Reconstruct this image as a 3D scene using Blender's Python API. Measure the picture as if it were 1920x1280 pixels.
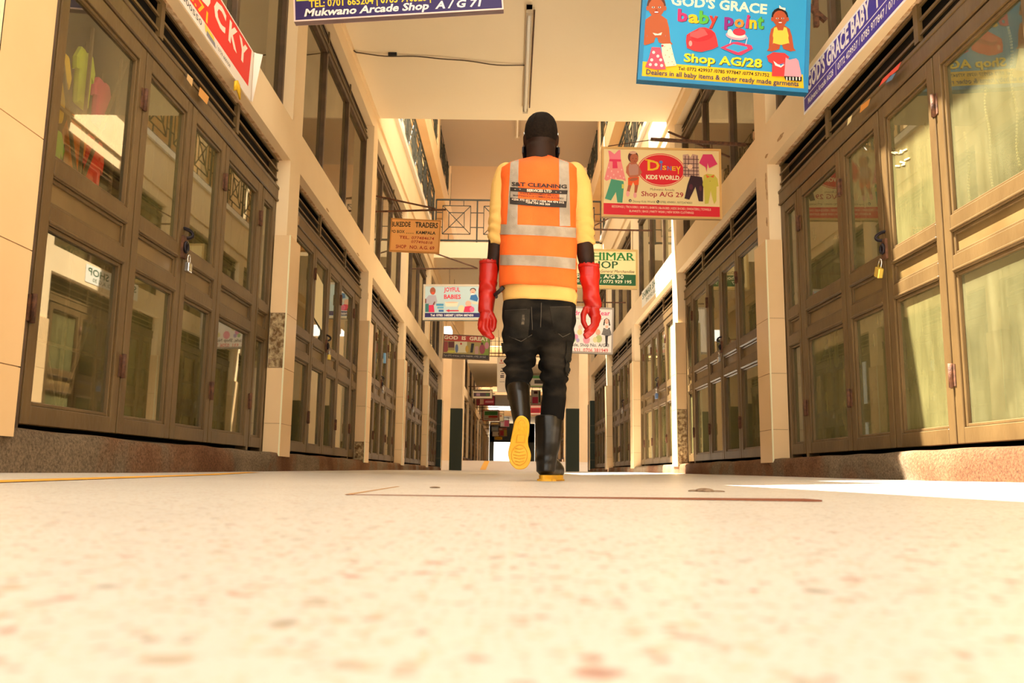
import bpy, math, random
from mathutils import Vector, Matrix, noise
random.seed(7)
for o in list(bpy.data.objects): bpy.data.objects.remove(o)
C = bpy.context.scene.collection
PI = math.pi

# ------------------------------------------------------------ camera, light
F_PX, PITCH, ROLL, CAM_H = 1600.0, math.atan(247/1600.0), 0.013, 0.034
def ray(px, py):
    x = (px-960)/F_PX; y = (640-py)/F_PX
    c, s = math.cos(ROLL), math.sin(ROLL); x, y = c*x-s*y, s*x+c*y
    c, s = math.cos(PITCH), math.sin(PITCH)
    return (x, c-s*y, s+c*y)
def at_depth(px, py, Y):                       # point at distance Y down the arcade
    r = ray(px, py); t = Y/r[1]; return Vector((r[0]*t, Y, r[2]*t+CAM_H))
def at_x(px, py, X):
    r = ray(px, py); t = X/r[0]; return Vector((X, r[1]*t, r[2]*t+CAM_H))
cd = bpy.data.cameras.new('camera'); cam = bpy.data.objects.new('camera', cd); C.objects.link(cam)
cam.location = (0, 0, CAM_H)
cam.rotation_euler = (Matrix.Rotation(PI/2+PITCH, 3, 'X') @ Matrix.Rotation(ROLL, 3, 'Z')).to_euler()
cd.sensor_width = 23.5; cd.lens = F_PX/1920*23.5; cd.clip_start = 0.01
cd.dof.use_dof = True; cd.dof.focus_distance = 4.0; cd.dof.aperture_fstop = 8.5
S = bpy.context.scene
S.camera = cam
S.view_settings.view_transform = 'Standard'; S.view_settings.look = 'None'
S.view_settings.exposure = 0.74; S.view_settings.gamma = 1.0; S.view_settings.use_curve_mapping = False
w = bpy.data.worlds.new('world'); S.world = w; w.use_nodes = True
bg = w.node_tree.nodes['Background']; bg.inputs[0].default_value = (1.0, 0.95, 0.85, 1); bg.inputs[1].default_value = 2.2
sd = bpy.data.lights.new('sun', 'SUN'); sun = bpy.data.objects.new('sun', sd); C.objects.link(sun)
sd.energy = 23.0; sd.angle = 0.009; sd.color = (1.0, 0.91, 0.76)
sun.location = (-4, 6, 14)
sun.rotation_euler = Vector((1.0, -0.4, -2.1)).to_track_quat('-Z', 'Y').to_euler()
S.cycles.use_denoising = True
S.cycles.max_bounces = 10; S.cycles.diffuse_bounces = 6; S.cycles.transparent_max_bounces = 12

# ------------------------------------------------------------ helpers
def lin(c):
    if isinstance(c, str):
        c = [int(c[i:i+2], 16)/255 for i in (0, 2, 4)]
        c = [v/12.92 if v <= .04045 else ((v+.055)/1.055)**2.4 for v in c]
    return (c[0], c[1], c[2], 1)
MATS = {}
def new_mat(name):
    m = bpy.data.materials.new(name); m.use_nodes = True
    nt = m.node_tree; return m, nt, nt.nodes['Principled BSDF']
def flat(c, rough=.55, metal=0, spec=.4):
    k = ('flat', c if isinstance(c, str) else tuple(c), rough, metal)
    if k not in MATS:
        m, nt, b = new_mat('paint'); b.inputs['Base Color'].default_value = lin(c)
        b.inputs['Roughness'].default_value = rough; b.inputs['Metallic'].default_value = metal
        b.inputs['Specular IOR Level'].default_value = spec
        MATS[k] = m
    return MATS[k]
def N(nt, t, **kw):
    n = nt.nodes.new(t)
    for k, v in kw.items(): setattr(n, k, v)
    return n
def ramp(nt, src, stops):
    r = N(nt, 'ShaderNodeValToRGB'); e = r.color_ramp.elements
    while len(e) < len(stops): e.new(.5)
    for i, (p, c) in enumerate(stops):
        e[i].position = p; e[i].color = lin(c) if not isinstance(c, (int, float)) else (c, c, c, 1)
    nt.links.new(src, r.inputs[0]); return r
def noisy(name, c1, c2, scale=6, rough=.6, bump=.1, stretch=(1, 1, 1), detail=6, metal=0, lo=.35, hi=.7, bscale=None, spec=.4):
    if name in MATS: return MATS[name]
    m, nt, b = new_mat(name)
    tc = N(nt, 'ShaderNodeTexCoord'); mp = N(nt, 'ShaderNodeMapping'); mp.inputs['Scale'].default_value = stretch
    nt.links.new(tc.outputs['Object'], mp.inputs[0])
    n = N(nt, 'ShaderNodeTexNoise'); n.inputs['Scale'].default_value = scale; n.inputs['Detail'].default_value = detail
    nt.links.new(mp.outputs[0], n.inputs['Vector'])
    r = ramp(nt, n.outputs['Fac'], [(lo, c1), (hi, c2)])
    nt.links.new(r.outputs[0], b.inputs['Base Color'])
    b.inputs['Roughness'].default_value = rough; b.inputs['Metallic'].default_value = metal
    b.inputs['Specular IOR Level'].default_value = spec
    if bump:
        n2 = N(nt, 'ShaderNodeTexNoise'); n2.inputs['Scale'].default_value = bscale or scale*5; n2.inputs['Detail'].default_value = 4
        nt.links.new(mp.outputs[0], n2.inputs['Vector'])
        bp = N(nt, 'ShaderNodeBump'); bp.inputs['Strength'].default_value = bump; bp.inputs['Distance'].default_value = .02
        nt.links.new(n2.outputs['Fac'], bp.inputs['Height']); nt.links.new(bp.outputs[0], b.inputs['Normal'])
    MATS[name] = m; return m

PAINT = noisy('cream wall paint', (.84, .63, .365), (.90, .70, .43), 1.3, .6, .05, lo=.3, hi=.6)
PAINT2 = noisy('cream ceiling paint', (.94, .79, .54), (.96, .82, .58), .8, .7, .03, lo=.3, hi=.6)
TILE = noisy('beige wall tile', (.76, .52, .27), (.82, .58, .32), 2.0, .25, .0, lo=.3, hi=.7)
TRIMW = flat((.86, .80, .52), .4)
GROUT = flat((.35, .22, .12), .9)
MORTAR = noisy('rough mortar', (.20, .11, .04), (.62, .46, .24), 30, .9, .8, lo=.38, hi=.62)
METAL = noisy('brown metal paint', (.100, .058, .020), (.150, .092, .034), 7, .40, .08, (1, 1, .45), lo=.3, hi=.75)
METALD = noisy('dark brown metal', (.07, .04, .02), (.12, .07, .035), 8, .45, .05)
PANEL = noisy('olive brown panel', (.15, .092, .03), (.21, .135, .05), 4, .4, .04)
RUST = noisy('rusty iron', (.06, .025, .012), (.18, .07, .03), 40, .7, .3)
def kerb_mat():
    m, nt, b = new_mat('worn concrete kerb'); L = nt.links
    tc = N(nt, 'ShaderNodeTexCoord')
    n = N(nt, 'ShaderNodeTexNoise'); n.inputs['Scale'].default_value = 1.1; n.inputs['Detail'].default_value = 6; n.inputs['Distortion'].default_value = .4; L.new(tc.outputs['Object'], n.inputs['Vector'])
    r = ramp(nt, n.outputs['Fac'], [(.40, (.17, .075, .035)), (.50, (.24, .125, .065)), (.56, (.22, .16, .10)), (.66, (.30, .22, .14))])
    n2 = N(nt, 'ShaderNodeTexNoise'); n2.inputs['Scale'].default_value = 85; n2.inputs['Detail'].default_value = 6; n2.inputs['Roughness'].default_value = .75; L.new(tc.outputs['Object'], n2.inputs['Vector'])
    r2 = ramp(nt, n2.outputs['Fac'], [(.35, .45), (.62, 1.3)])
    mx = N(nt, 'ShaderNodeMix', data_type='RGBA', blend_type='MULTIPLY'); mx.inputs[0].default_value = 1; L.new(r.outputs[0], mx.inputs[6]); L.new(r2.outputs[0], mx.inputs[7])
    L.new(mx.outputs[2], b.inputs['Base Color']); b.inputs['Roughness'].default_value = .92; b.inputs['Specular IOR Level'].default_value = .15
    bp = N(nt, 'ShaderNodeBump'); bp.inputs['Strength'].default_value = 1; bp.inputs['Distance'].default_value = .012; L.new(n2.outputs['Fac'], bp.inputs['Height']); L.new(bp.outputs[0], b.inputs['Normal'])
    return m
KERB = kerb_mat()
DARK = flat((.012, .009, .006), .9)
BLACK = flat((.01, .01, .01), .5)
GREEN_D = flat((.018, .026, .010), .5)
STEEL = flat((.62, .60, .56), .25, 1.0)
BRASS = flat((.80, .58, .10), .35, .6)
RAIL = flat((.035, .035, .022), .5)

def glass_mat(name, dust1, dust2, dmin, dmax, gloss=2.1):
    if name in MATS: return MATS[name]
    m, nt, b = new_mat(name); L = nt.links
    out = nt.nodes['Material Output']
    tc = N(nt, 'ShaderNodeTexCoord'); oi = N(nt, 'ShaderNodeObjectInfo')
    ad = N(nt, 'ShaderNodeVectorMath', operation='ADD')
    cm = N(nt, 'ShaderNodeVectorMath', operation='SCALE'); cm.inputs['Scale'].default_value = 7.0
    L.new(oi.outputs['Location'], cm.inputs[0]); L.new(tc.outputs['Object'], ad.inputs[0]); L.new(cm.outputs[0], ad.inputs[1])
    mp = N(nt, 'ShaderNodeMapping'); mp.inputs['Scale'].default_value = (9, 9, 1.1); L.new(ad.outputs[0], mp.inputs[0])
    n1 = N(nt, 'ShaderNodeTexNoise'); n1.inputs['Scale'].default_value = 1.6; n1.inputs['Detail'].default_value = 9; n1.inputs['Roughness'].default_value = .72
    n1.inputs['Distortion'].default_value = .25
    L.new(mp.outputs[0], n1.inputs['Vector'])
    n2 = N(nt, 'ShaderNodeTexNoise'); n2.inputs['Scale'].default_value = 2.0; n2.inputs['Detail'].default_value = 5; L.new(ad.outputs[0], n2.inputs['Vector'])
    col = ramp(nt, n1.outputs['Fac'], [(.25, dust1), (.75, dust2)])
    fac = N(nt, 'ShaderNodeMapRange'); fac.inputs['From Min'].default_value = .35; fac.inputs['From Max'].default_value = .62
    fac.inputs['To Min'].default_value = dmin; fac.inputs['To Max'].default_value = dmax; L.new(n2.outputs['Fac'], fac.inputs['Value'])
    d = N(nt, 'ShaderNodeBsdfDiffuse'); L.new(col.outputs[0], d.inputs['Color'])
    t = N(nt, 'ShaderNodeBsdfTransparent'); t.inputs['Color'].default_value = (.90, .90, .80, 1)
    mx = N(nt, 'ShaderNodeMixShader'); L.new(fac.outputs[0], mx.inputs[0]); L.new(t.outputs[0], mx.inputs[1]); L.new(d.outputs[0], mx.inputs[2])
    g = N(nt, 'ShaderNodeBsdfGlossy'); g.inputs['Roughness'].default_value = .015; g.inputs['Color'].default_value = (.95, .92, .82, 1)
    fr = N(nt, 'ShaderNodeFresnel'); fr.inputs['IOR'].default_value = gloss
    m2 = N(nt, 'ShaderNodeMixShader'); ge = N(nt, 'ShaderNodeNewGeometry'); iv = N(nt, 'ShaderNodeMath', operation='SUBTRACT'); iv.inputs[0].default_value = 1; L.new(ge.outputs['Backfacing'], iv.inputs[1])
    mf = N(nt, 'ShaderNodeMath', operation='MULTIPLY'); L.new(fr.outputs[0], mf.inputs[0]); L.new(iv.outputs[0], mf.inputs[1]); L.new(mf.outputs[0], m2.inputs[0]); L.new(mx.outputs[0], m2.inputs[1]); L.new(g.outputs[0], m2.inputs[2])
    L.new(m2.outputs[0], out.inputs['Surface']); nt.nodes.remove(b)
    MATS[name] = m; return m
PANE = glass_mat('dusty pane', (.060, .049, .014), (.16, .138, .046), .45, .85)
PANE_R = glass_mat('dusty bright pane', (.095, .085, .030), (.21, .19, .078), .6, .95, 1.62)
PANE_SHOW = glass_mat('display pane', (.14, .11, .045), (.26, .21, .10), .04, .28)
PANE_RC = glass_mat('display pane right', (.12, .11, .045), (.26, .24, .12), .30, .62, 1.55)
PANE_UP = glass_mat('dark upper pane', (.10, .075, .03), (.16, .12, .055), .4, .7, 2.7)

class MB:
    def __init__(s): s.v = []; s.f = []; s.m = []; s.mats = []; s.sm = []
    def mi(s, m):
        if m not in s.mats: s.mats.append(m)
        return s.mats.index(m)
    def add(s, vs, fs, m, smooth=False):
        o = len(s.v); s.v += [tuple(v) for v in vs]; k = s.mi(m)
        for f in fs: s.f.append(tuple(i+o for i in f)); s.m.append(k); s.sm.append(smooth)
        return s
    def box(s, a, b, m):
        x0, x1 = sorted((a[0], b[0])); y0, y1 = sorted((a[1], b[1])); z0, z1 = sorted((a[2], b[2]))
        vs = [(x0,y0,z0),(x1,y0,z0),(x1,y1,z0),(x0,y1,z0),(x0,y0,z1),(x1,y0,z1),(x1,y1,z1),(x0,y1,z1)]
        return s.add(vs, [(0,3,2,1),(4,5,6,7),(0,1,5,4),(1,2,6,5),(2,3,7,6),(3,0,4,7)], m)
    def loft(s, rings, m, cap=True, smooth=True, closed=False):
        n = len(rings[0]); o = []
        vs = [p for r in rings for p in r]; fs = []
        R = len(rings)
        for i in range(R if closed else R-1):
            for j in range(n):
                a = i*n+j; b = i*n+(j+1) % n; c = ((i+1) % R)*n+(j+1) % n; d = ((i+1) % R)*n+j
                fs.append((a, b, c, d))
        if cap and not closed:
            fs.append(tuple(reversed(range(n)))); fs.append(tuple(range((R-1)*n, R*n)))
        return s.add(vs, fs, m, smooth)
    def tube(s, pts, r, m, n=8, closed=False, smooth=True):
        pts = [Vector(p) for p in pts]; rings = []; prev = None
        for i, p in enumerate(pts):
            a = pts[i-1] if (i > 0 or closed) else p; b = pts[(i+1) % len(pts)] if (i < len(pts)-1 or closed) else p
            t = (b-a).normalized()
            u = prev if prev else (Vector((0, 0, 1)) if abs(t.z) < .9 else Vector((1, 0, 0)))
            u = (u-t*u.dot(t)).normalized(); v = t.cross(u); prev = u
            rr = r[i] if isinstance(r, (list, tuple)) else r
            rings.append([p+u*(rr*math.cos(2*PI*k/n))+v*(rr*math.sin(2*PI*k/n)) for k in range(n)])
        return s.loft(rings, m, True, smooth, closed)
    def ball(s, c, r, m, nu=12, nv=8):
        c = Vector(c); rx, ry, rz = (r, r, r) if not isinstance(r, (tuple, list)) else r
        rings = []
        for i in range(nv+1):
            a = -PI/2+PI*(i/nv); k = max(math.cos(a), .02)
            rings.append([c+Vector((rx*k*math.cos(2*PI*j/nu), ry*k*math.sin(2*PI*j/nu), rz*math.sin(a))) for j in range(nu)])
        return s.loft(rings, m)
    def capsule(s, a, ra, b, rb, m, n=14):
        s.tube([a, b], [ra, rb], m, n); s.ball(a, ra, m, n, 8); s.ball(b, rb, m, n, 8); return s
    def poly(s, pts, m):
        return s.add(pts, [tuple(range(len(pts)))], m)
    def bar(s, a, b, w, m, up=(0, 0, 1)):      # square bar
        a = Vector(a); b = Vector(b); t = (b-a).normalized(); u = Vector(up)
        if abs(t.dot(u)) > .95: u = Vector((0, 1, 0))
        u = (u-t*u.dot(t)).normalized()*w/2; v = t.cross(u)
        return s.loft([[p+u+v, p-u+v, p-u-v, p+u-v] for p in (a, b)], m, smooth=False)
    def build(s, name, parent=None, recalc=True):
        me = bpy.data.meshes.new(name); me.from_pydata(s.v, [], s.f)
        for m in s.mats: me.materials.append(m)
        me.polygons.foreach_set('material_index', s.m); me.polygons.foreach_set('use_smooth', s.sm)
        me.update()
        if recalc:
            import bmesh
            b = bmesh.new(); b.from_mesh(me); bmesh.ops.recalc_face_normals(b, faces=b.faces); b.to_mesh(me); b.free()
        o = bpy.data.objects.new(name, me); C.objects.link(o)
        if parent: o.parent = parent
        return o
def tag(o, label=None, cat=None, group=None, kind=None):
    if label: o['label'] = label
    if cat: o['category'] = cat
    if group: o['group'] = group
    if kind: o['kind'] = kind
    return o
def empty(name, loc=(0, 0, 0), **kw):
    o = bpy.data.objects.new(name, None); o.empty_display_size = .1; C.objects.link(o); o.location = loc
    return tag(o, **kw)
def kids(o): return [c for c in C.objects if c.parent == o]
KID = {}
def copy_tree(o, parent=None):
    c = o.copy(); C.objects.link(c)
    if parent: c.parent = parent
    for ch in list(o.children): copy_tree(ch, c)
    return c
def bevel(o, wd=.004, seg=1):
    m = o.modifiers.new('bevel', 'BEVEL'); m.width = wd; m.segments = seg; m.limit_method = 'ANGLE'; return o
FONT = None
def text_geo(txt, bold=0.0, res=2):
    cu = bpy.data.curves.new('t', 'FONT'); cu.body = txt; cu.size = 1; cu.offset = bold; cu.resolution_u = res; cu.fill_mode = 'FRONT'
    o = bpy.data.objects.new('t', cu); C.objects.link(o)
    dg = bpy.context.evaluated_depsgraph_get()
    me = bpy.data.meshes.new_from_object(o.evaluated_get(dg))
    vs = [v.co.copy() for v in me.vertices]; fs = [tuple(p.vertices) for p in me.polygons]
    bpy.data.objects.remove(o); bpy.data.curves.remove(cu); bpy.data.meshes.remove(me)
    return vs, fs

# ------------------------------------------------------------ structure
WL, WR = -1.72, 1.93
def lerp_tab(tab, y):
    for (a, za), (b, zb) in zip(tab, tab[1:]):
        if y <= b: return za if y <= a else za+(zb-za)*(y-a)/(b-a)
    return tab[-1][1]
FLOOR_TAB = [(-9, 0), (3.9, 0), (6, .012), (12, .043), (21, .072), (25.5, .085), (30.5, .46), (90, .47)]
def floor_z(x, y):
    z = lerp_tab(FLOOR_TAB, y)
    if y < 26:
        if x < -1.0: z += .015*min((-x-1)/.7, 1)
        if x > .9: z += .026*min((x-.9)/1.0, 1)
    return z
def terrazzo():
    m, nt, b = new_mat('cream terrazzo'); L = nt.links
    tc = N(nt, 'ShaderNodeTexCoord')
    def chips(scale, lo, hi, seed):
        mp = N(nt, 'ShaderNodeMapping'); mp.inputs['Location'].default_value = (seed, seed*.7, 0); L.new(tc.outputs['Object'], mp.inputs[0])
        nz = N(nt, 'ShaderNodeTexNoise'); nz.inputs['Scale'].default_value = scale*1.3; nz.inputs['Detail'].default_value = 2; L.new(mp.outputs[0], nz.inputs['Vector'])
        sc = N(nt, 'ShaderNodeVectorMath', operation='SCALE'); sc.inputs['Scale'].default_value = .9/scale; L.new(nz.outputs['Color'], sc.inputs[0])
        ad = N(nt, 'ShaderNodeVectorMath', operation='ADD'); L.new(mp.outputs[0], ad.inputs[0]); L.new(sc.outputs[0], ad.inputs[1])
        v = N(nt, 'ShaderNodeTexVoronoi'); v.inputs['Scale'].default_value = scale; v.inputs['Randomness'].default_value = 1; L.new(ad.outputs[0], v.inputs['Vector'])
        mr = N(nt, 'ShaderNodeMapRange'); mr.inputs['From Min'].default_value = lo; mr.inputs['From Max'].default_value = hi
        mr.inputs['To Min'].default_value = 1; mr.inputs['To Max'].default_value = 0; L.new(v.outputs['Distance'], mr.inputs['Value'])
        sp = N(nt, 'ShaderNodeSeparateColor'); L.new(v.outputs['Color'], sp.inputs[0]); return sp, mr
    n = N(nt, 'ShaderNodeTexNoise'); n.inputs['Scale'].default_value = 2.5; n.inputs['Detail'].default_value = 5; L.new(tc.outputs['Object'], n.inputs['Vector'])
    cur = ramp(nt, n.outputs['Fac'], [(.35, (.69, .65, .595)), (.65, (.745, .71, .655))]).outputs[0]
    for scale, lo, hi, seed, cut, stops in [
        (300, .22, .44, 3.1, .34, [(0, (.70, .58, .43)), (.5, (.62, .48, .34)), (.8, (.46, .39, .31)), (1, (.72, .58, .40))]),
        (150, .22, .42, 1.7, .60, [(0, (.66, .53, .38)), (.45, (.48, .39, .29)), (.70, (.32, .27, .21)), (.93, (.50, .25, .19)), (1, (.66, .50, .36))]),
        (90, .24, .44, 8.3, .86, [(0, (.62, .50, .37)), (.25, (.50, .25, .20)), (.38, (.34, .30, .25)), (1, (.58, .46, .33))])]:
        sp, mr = chips(scale, lo, hi, seed)
        cr = ramp(nt, sp.outputs[1], stops)
        gt = N(nt, 'ShaderNodeMath', operation='GREATER_THAN'); gt.inputs[1].default_value = cut; L.new(sp.outputs[0], gt.inputs[0])
        mu = N(nt, 'ShaderNodeMath', operation='MULTIPLY'); mu.use_clamp = True; L.new(gt.outputs[0], mu.inputs[0]); L.new(mr.outputs[0], mu.inputs[1])
        m2 = N(nt, 'ShaderNodeMath', operation='MULTIPLY'); m2.inputs[1].default_value = 1.0; L.new(mu.outputs[0], m2.inputs[0])
        mx = N(nt, 'ShaderNodeMix', data_type='RGBA'); L.new(m2.outputs[0], mx.inputs[0]); L.new(cur, mx.inputs[6]); L.new(cr.outputs[0], mx.inputs[7]); cur = mx.outputs[2]
    L.new(cur, b.inputs['Base Color']); b.inputs['Roughness'].default_value = .38; b.inputs['Specular IOR Level'].default_value = .35
    n3 = N(nt, 'ShaderNodeTexNoise'); n3.inputs['Scale'].default_value = 30; L.new(tc.outputs['Object'], n3.inputs['Vector'])
    bp = N(nt, 'ShaderNodeBump'); bp.inputs['Strength'].default_value = .08; bp.inputs['Distance'].default_value = .002
    L.new(n3.outputs['Fac'], bp.inputs['Height']); L.new(bp.outputs[0], b.inputs['Normal'])
    return m
TERR = terrazzo()
xs = [-6, -3, -1.78, -1.4, -1.0, -.6, 0, .5, .9, 1.3, 1.65, 2.0, 3, 6.5]
ys = [-8, -3, -1, 0, .5, 1, 1.5, 2, 2.5, 3, 3.5, 3.9, 4.4, 5, 6, 8, 10, 12, 16, 21, 23, 25.5, 26.5, 28, 29.5, 30.5, 34, 40, 60, 90]
fm = MB(); fm.add([(x, y, floor_z(x, y)) for y in ys for x in xs],
    [(j*len(xs)+i, j*len(xs)+i+1, (j+1)*len(xs)+i+1, (j+1)*len(xs)+i) for j in range(len(ys)-1) for i in range(len(xs)-1)], TERR, True)
floor = tag(fm.build('floor'), 'cream terrazzo floor speckled with grey, beige and red chips', kind='structure')
# yellow line painted along the left side
yl = MB(); pts = [(-1.0, .95), (-1.06, 1.4), (-1.14, 1.93), (-1.27, 2.86), (-1.42, 3.9), (-1.58, 5.2)]
ring = []
for i, (x, y) in enumerate(pts):
    for dx in (0, .075): ring.append((x+dx, y, floor_z(x+dx, y)+.0016))
yl.add(ring, [(2*i, 2*i+1, 2*i+3, 2*i+2) for i in range(len(pts)-1)], flat((.86, .42, .04), .6))
yo = yl.build('painted_line', floor); tag(yo, 'yellow line painted on the floor')
yl = MB(); yl.add([(x, y, floor_z(0, y)+.003) for y in (26, 28, 30.4) for x in (-.92, -.74)], [(0, 1, 3, 2), (2, 3, 5, 4)], flat((.86, .46, .06), .6)); yl.build('painted_line', floor)
# flush floor hatch with a lifted dark front edge
hp = MB()
hp.loft([[(-.235, 1.243, .0005), (-.235, 1.251, .0005), (-.235, 1.251, .0012), (-.235, 1.243, .0012)],
         [(.10, 1.225, .0005), (.10, 1.234, .0005), (.10, 1.234, .0022), (.10, 1.225, .0022)],
         [(.415, 1.208, .0005), (.415, 1.222, .0005), (.415, 1.222, .0042), (.415, 1.208, .0042)],
         [(.435, 1.208, .0005), (.435, 1.222, .0005), (.435, 1.222, .003), (.435, 1.208, .003)]], flat((.22, .07, .03), .8), smooth=False)
hp.loft([[(-.238, 1.25, .0004), (-.232, 1.25, .0004), (-.232, 1.25, .0012), (-.238, 1.25, .0012)],
         [(-.262, 2.0, .0004), (-.256, 2.0, .0004), (-.256, 2.0, .001), (-.262, 2.0, .001)]], flat((.55, .33, .16), .8), smooth=False)
tag(hp.build('floor_hatch'), 'thin dark rusty strip edging a hatch in the terrazzo floor', 'floor hatch')
cm = MB(); cm.ball((.42, 1.87, .002), (.020, .03, .006), noisy('grit', (.20, .12, .07), (.40, .28, .18), 60, .9, .4), 14, 8); cm.ball((.447, 1.87, .001), (.018, .012, .0025), MATS['grit'], 10, 6); cm.ball((.398, 1.88, .0012), (.012, .012, .003), MATS['grit'], 8, 5)
tag(cm.build('clod'), 'small brown clod of dirt on the floor, right of the walking man', 'dirt clod')
cm = MB(); cm.ball((-.165, 1.9, .0012), (.012, .02, .0022), MATS['grit'], 10, 6)
tag(cm.build('clod'), 'tiny flat speck of dirt on the floor, left of the walking man', 'dirt clod')

BAYS_L = [(-.74, 2.62), (2.92, 6.28), (6.58, 9.94), (10.24, 13.38), (13.68, 17.37), (17.67, 20.85)]
BAYS_R = [(-.80, 2.57), (2.87, 6.23), (6.53, 9.79), (10.09, 13.30), (13.60, 17.0), (17.30, 20.6)]
def wall_block(side, bays, y_end, dz=0, far=False):
    n = 1 if side == 'left' else -1; xw = WL if side == 'left' else WR
    X = lambda d: xw-n*d
    y0, y1 = bays[0][0]-.3, y_end
    m = MB()
    m.box((X(0), y0, 2.39+dz), (X(.079), y1, 2.42+dz), PAINT); m.box((X(0), y0, 2.42+dz), (X(.14), y1, 2.71+dz), PAINT)              # fascia
    m.box((X(.015), y0, 4.22+dz), (X(.16), y1, 4.45+dz), PAINT)           # head band
    m.box((X(-.012), y0, 4.40+dz), (X(.015), y1, 4.45+dz), PAINT)
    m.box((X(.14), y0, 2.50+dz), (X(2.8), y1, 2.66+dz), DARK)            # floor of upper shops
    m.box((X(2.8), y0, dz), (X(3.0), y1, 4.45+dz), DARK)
    m.box((X(.16), y0, 4.36+dz), (X(3.0), y1, 4.45+dz), PAINT)
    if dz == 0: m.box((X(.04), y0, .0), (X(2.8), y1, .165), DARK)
    else: m.box((X(0), y0, dz-.02), (X(2.8), y1, dz+.10), KERB)
    m.box((X(.16), y1-.1, dz), (X(3.0), y1, 4.45+dz), PAINT)
    if far: m.box((X(0), y0-.06, .1), (X(3.0), y0, 4.45+dz), PAINT)
    wo = tag(m.build('wall_'+side), f'cream plastered shop wall on the {side} with first-floor fascia', kind='structure')
    ends = [b for b in bays]
    pl = [(b[0]-.3, b[0]) for b in bays[:1]]+[(a[1], b[0]) for a, b in zip(bays, bays[1:])]+[(bays[-1][1], y_end)]
    for k, (a, b) in enumerate(pl):
        p = MB()
        p.box((X(0), a, .15+dz), (X(.16), b, 2.39+dz), PAINT)
        p.box((X(0), a, 2.71+dz), (X(.16), b, 4.22+dz), PAINT)
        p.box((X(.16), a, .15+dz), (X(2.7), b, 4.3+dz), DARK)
        po = p.build('pillar', wo)
        if far: continue
        zs = [(.135, .37), (.374, .78), (.784, 1.19), (1.194, 1.79)]
        yb, ye = a-.025, b-.01 if k else b
        for i, (za, zb) in enumerate(zs):
            o = MB().box((X(-.035), yb+.006, za), (X(.0), ye, zb), TILE).build('tile', po)
            miss = (side == 'left' and k == 2 and i == 2) or (side == 'right' and k == 3 and i in (0, 1)) or (side == 'left' and k == 3 and i == 0)
            if miss:
                g = MB(); nn = 14
                vs = []
                for q in range(nn+1):
                    for r in range(7):
                        vs.append((X(-.03+.11*r/6), yb-.002+.011*noise.noise((r*1.9+k, q*1.3, 3)), za+(zb-za)*q/nn))
                g.add(vs, [(q*7+r, q*7+r+1, q*7+r+8, q*7+r+7) for q in range(nn) for r in range(6)], MORTAR, False)
                tag(g.build('mortar_patch', po), 'rough bare mortar where a side tile is missing')
            else:
                MB().box((X(-.035), yb, za), (X(.085), yb+.02, zb), GREEN_D if k == len(pl)-1 else TILE).build('tile', po)
        MB().box((X(-.039), yb-.004, .135), (X(-.030), yb+.009, 1.79), TRIMW).build('corner_trim', po)
        MB().box((X(-.03), yb+.002, .14), (X(.08), ye-.004, 1.785), GROUT).build('grout', po)
    return wo
wall_l = wall_block('left', BAYS_L, 21.15)
wall_r = wall_block('right', BAYS_R, 20.9)
# broken plaster edges of the opening heads
def ragged(parent, xw, n, ya, yb, z, seed):
    m = MB(); k = int((yb-ya)/.05); vs = []
    for i in range(k+1):
        y = ya+(yb-ya)*i/k; d = .002+.014*abs(noise.noise((y*6, seed, 0)))+.006*noise.noise((y*23, seed, 4))
        vs += [(xw-n*.062, y, z+.012), (xw-n*.064, y, z-d), (xw-n*.095, y, z-d), ]
    m.add(vs, [(3*i+j, 3*i+j+1, 3*i+j+4, 3*i+j+3) for i in range(k) for j in (0, 1)], noisy('broken plaster', (.45, .24, .10), (.78, .58, .36), 18, .9, .6), False)
    tag(m.build('plaster_edge', parent), 'ragged broken plaster edge above the louvres')
for i, b in enumerate(BAYS_L[1:4]): ragged(wall_l, WL, 1, b[0], b[1], 2.39, i*3.3)
for i, b in enumerate(BAYS_R[1:4]): ragged(wall_r, WR, -1, b[0], b[1], 2.39, 9+i*3.3)

CHIP = noisy('bare chipped plaster', (.42, .22, .09), (.66, .44, .22), 60, .95, .5)
def chip(parent, xw, n, y, z, sy, sz, sd_):
    m = MB(); k = 11; r = random.Random(sd_)
    o = [(y+sy*math.cos(2*PI*i/k)*r.uniform(.5, 1), z+sz*math.sin(2*PI*i/k)*r.uniform(.5, 1)) for i in range(k)]
    m.loft([[(xw+n*d, y+(a-y)*q, z+(b-z)*q) for a, b in o] for d, q in ((.0, 1), (.003, .85))], CHIP, True, False); m.build('plaster_chip', parent)
for i, (y, z, sy, sz) in enumerate(((6.27, 2.28, .02, .09), (6.26, 2.16, .015, .05), (6.28, 1.95, .02, .05), (6.24, 2.46, .05, .015), (5.9, 2.47, .12, .02), (6.55, 2.75, .03, .05))): chip(wall_r, WR, -1, y, z, sy, sz, i)
for i, (y, z, sy, sz) in enumerate(((6.60, 2.0, .012, .05), (9.2, 2.41, .10, .012), (9.96, 2.1, .012, .06), (7.6, 2.415, .08, .014))): chip(wall_l, WL, 1, y, z, sy, sz, 20+i)
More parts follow.
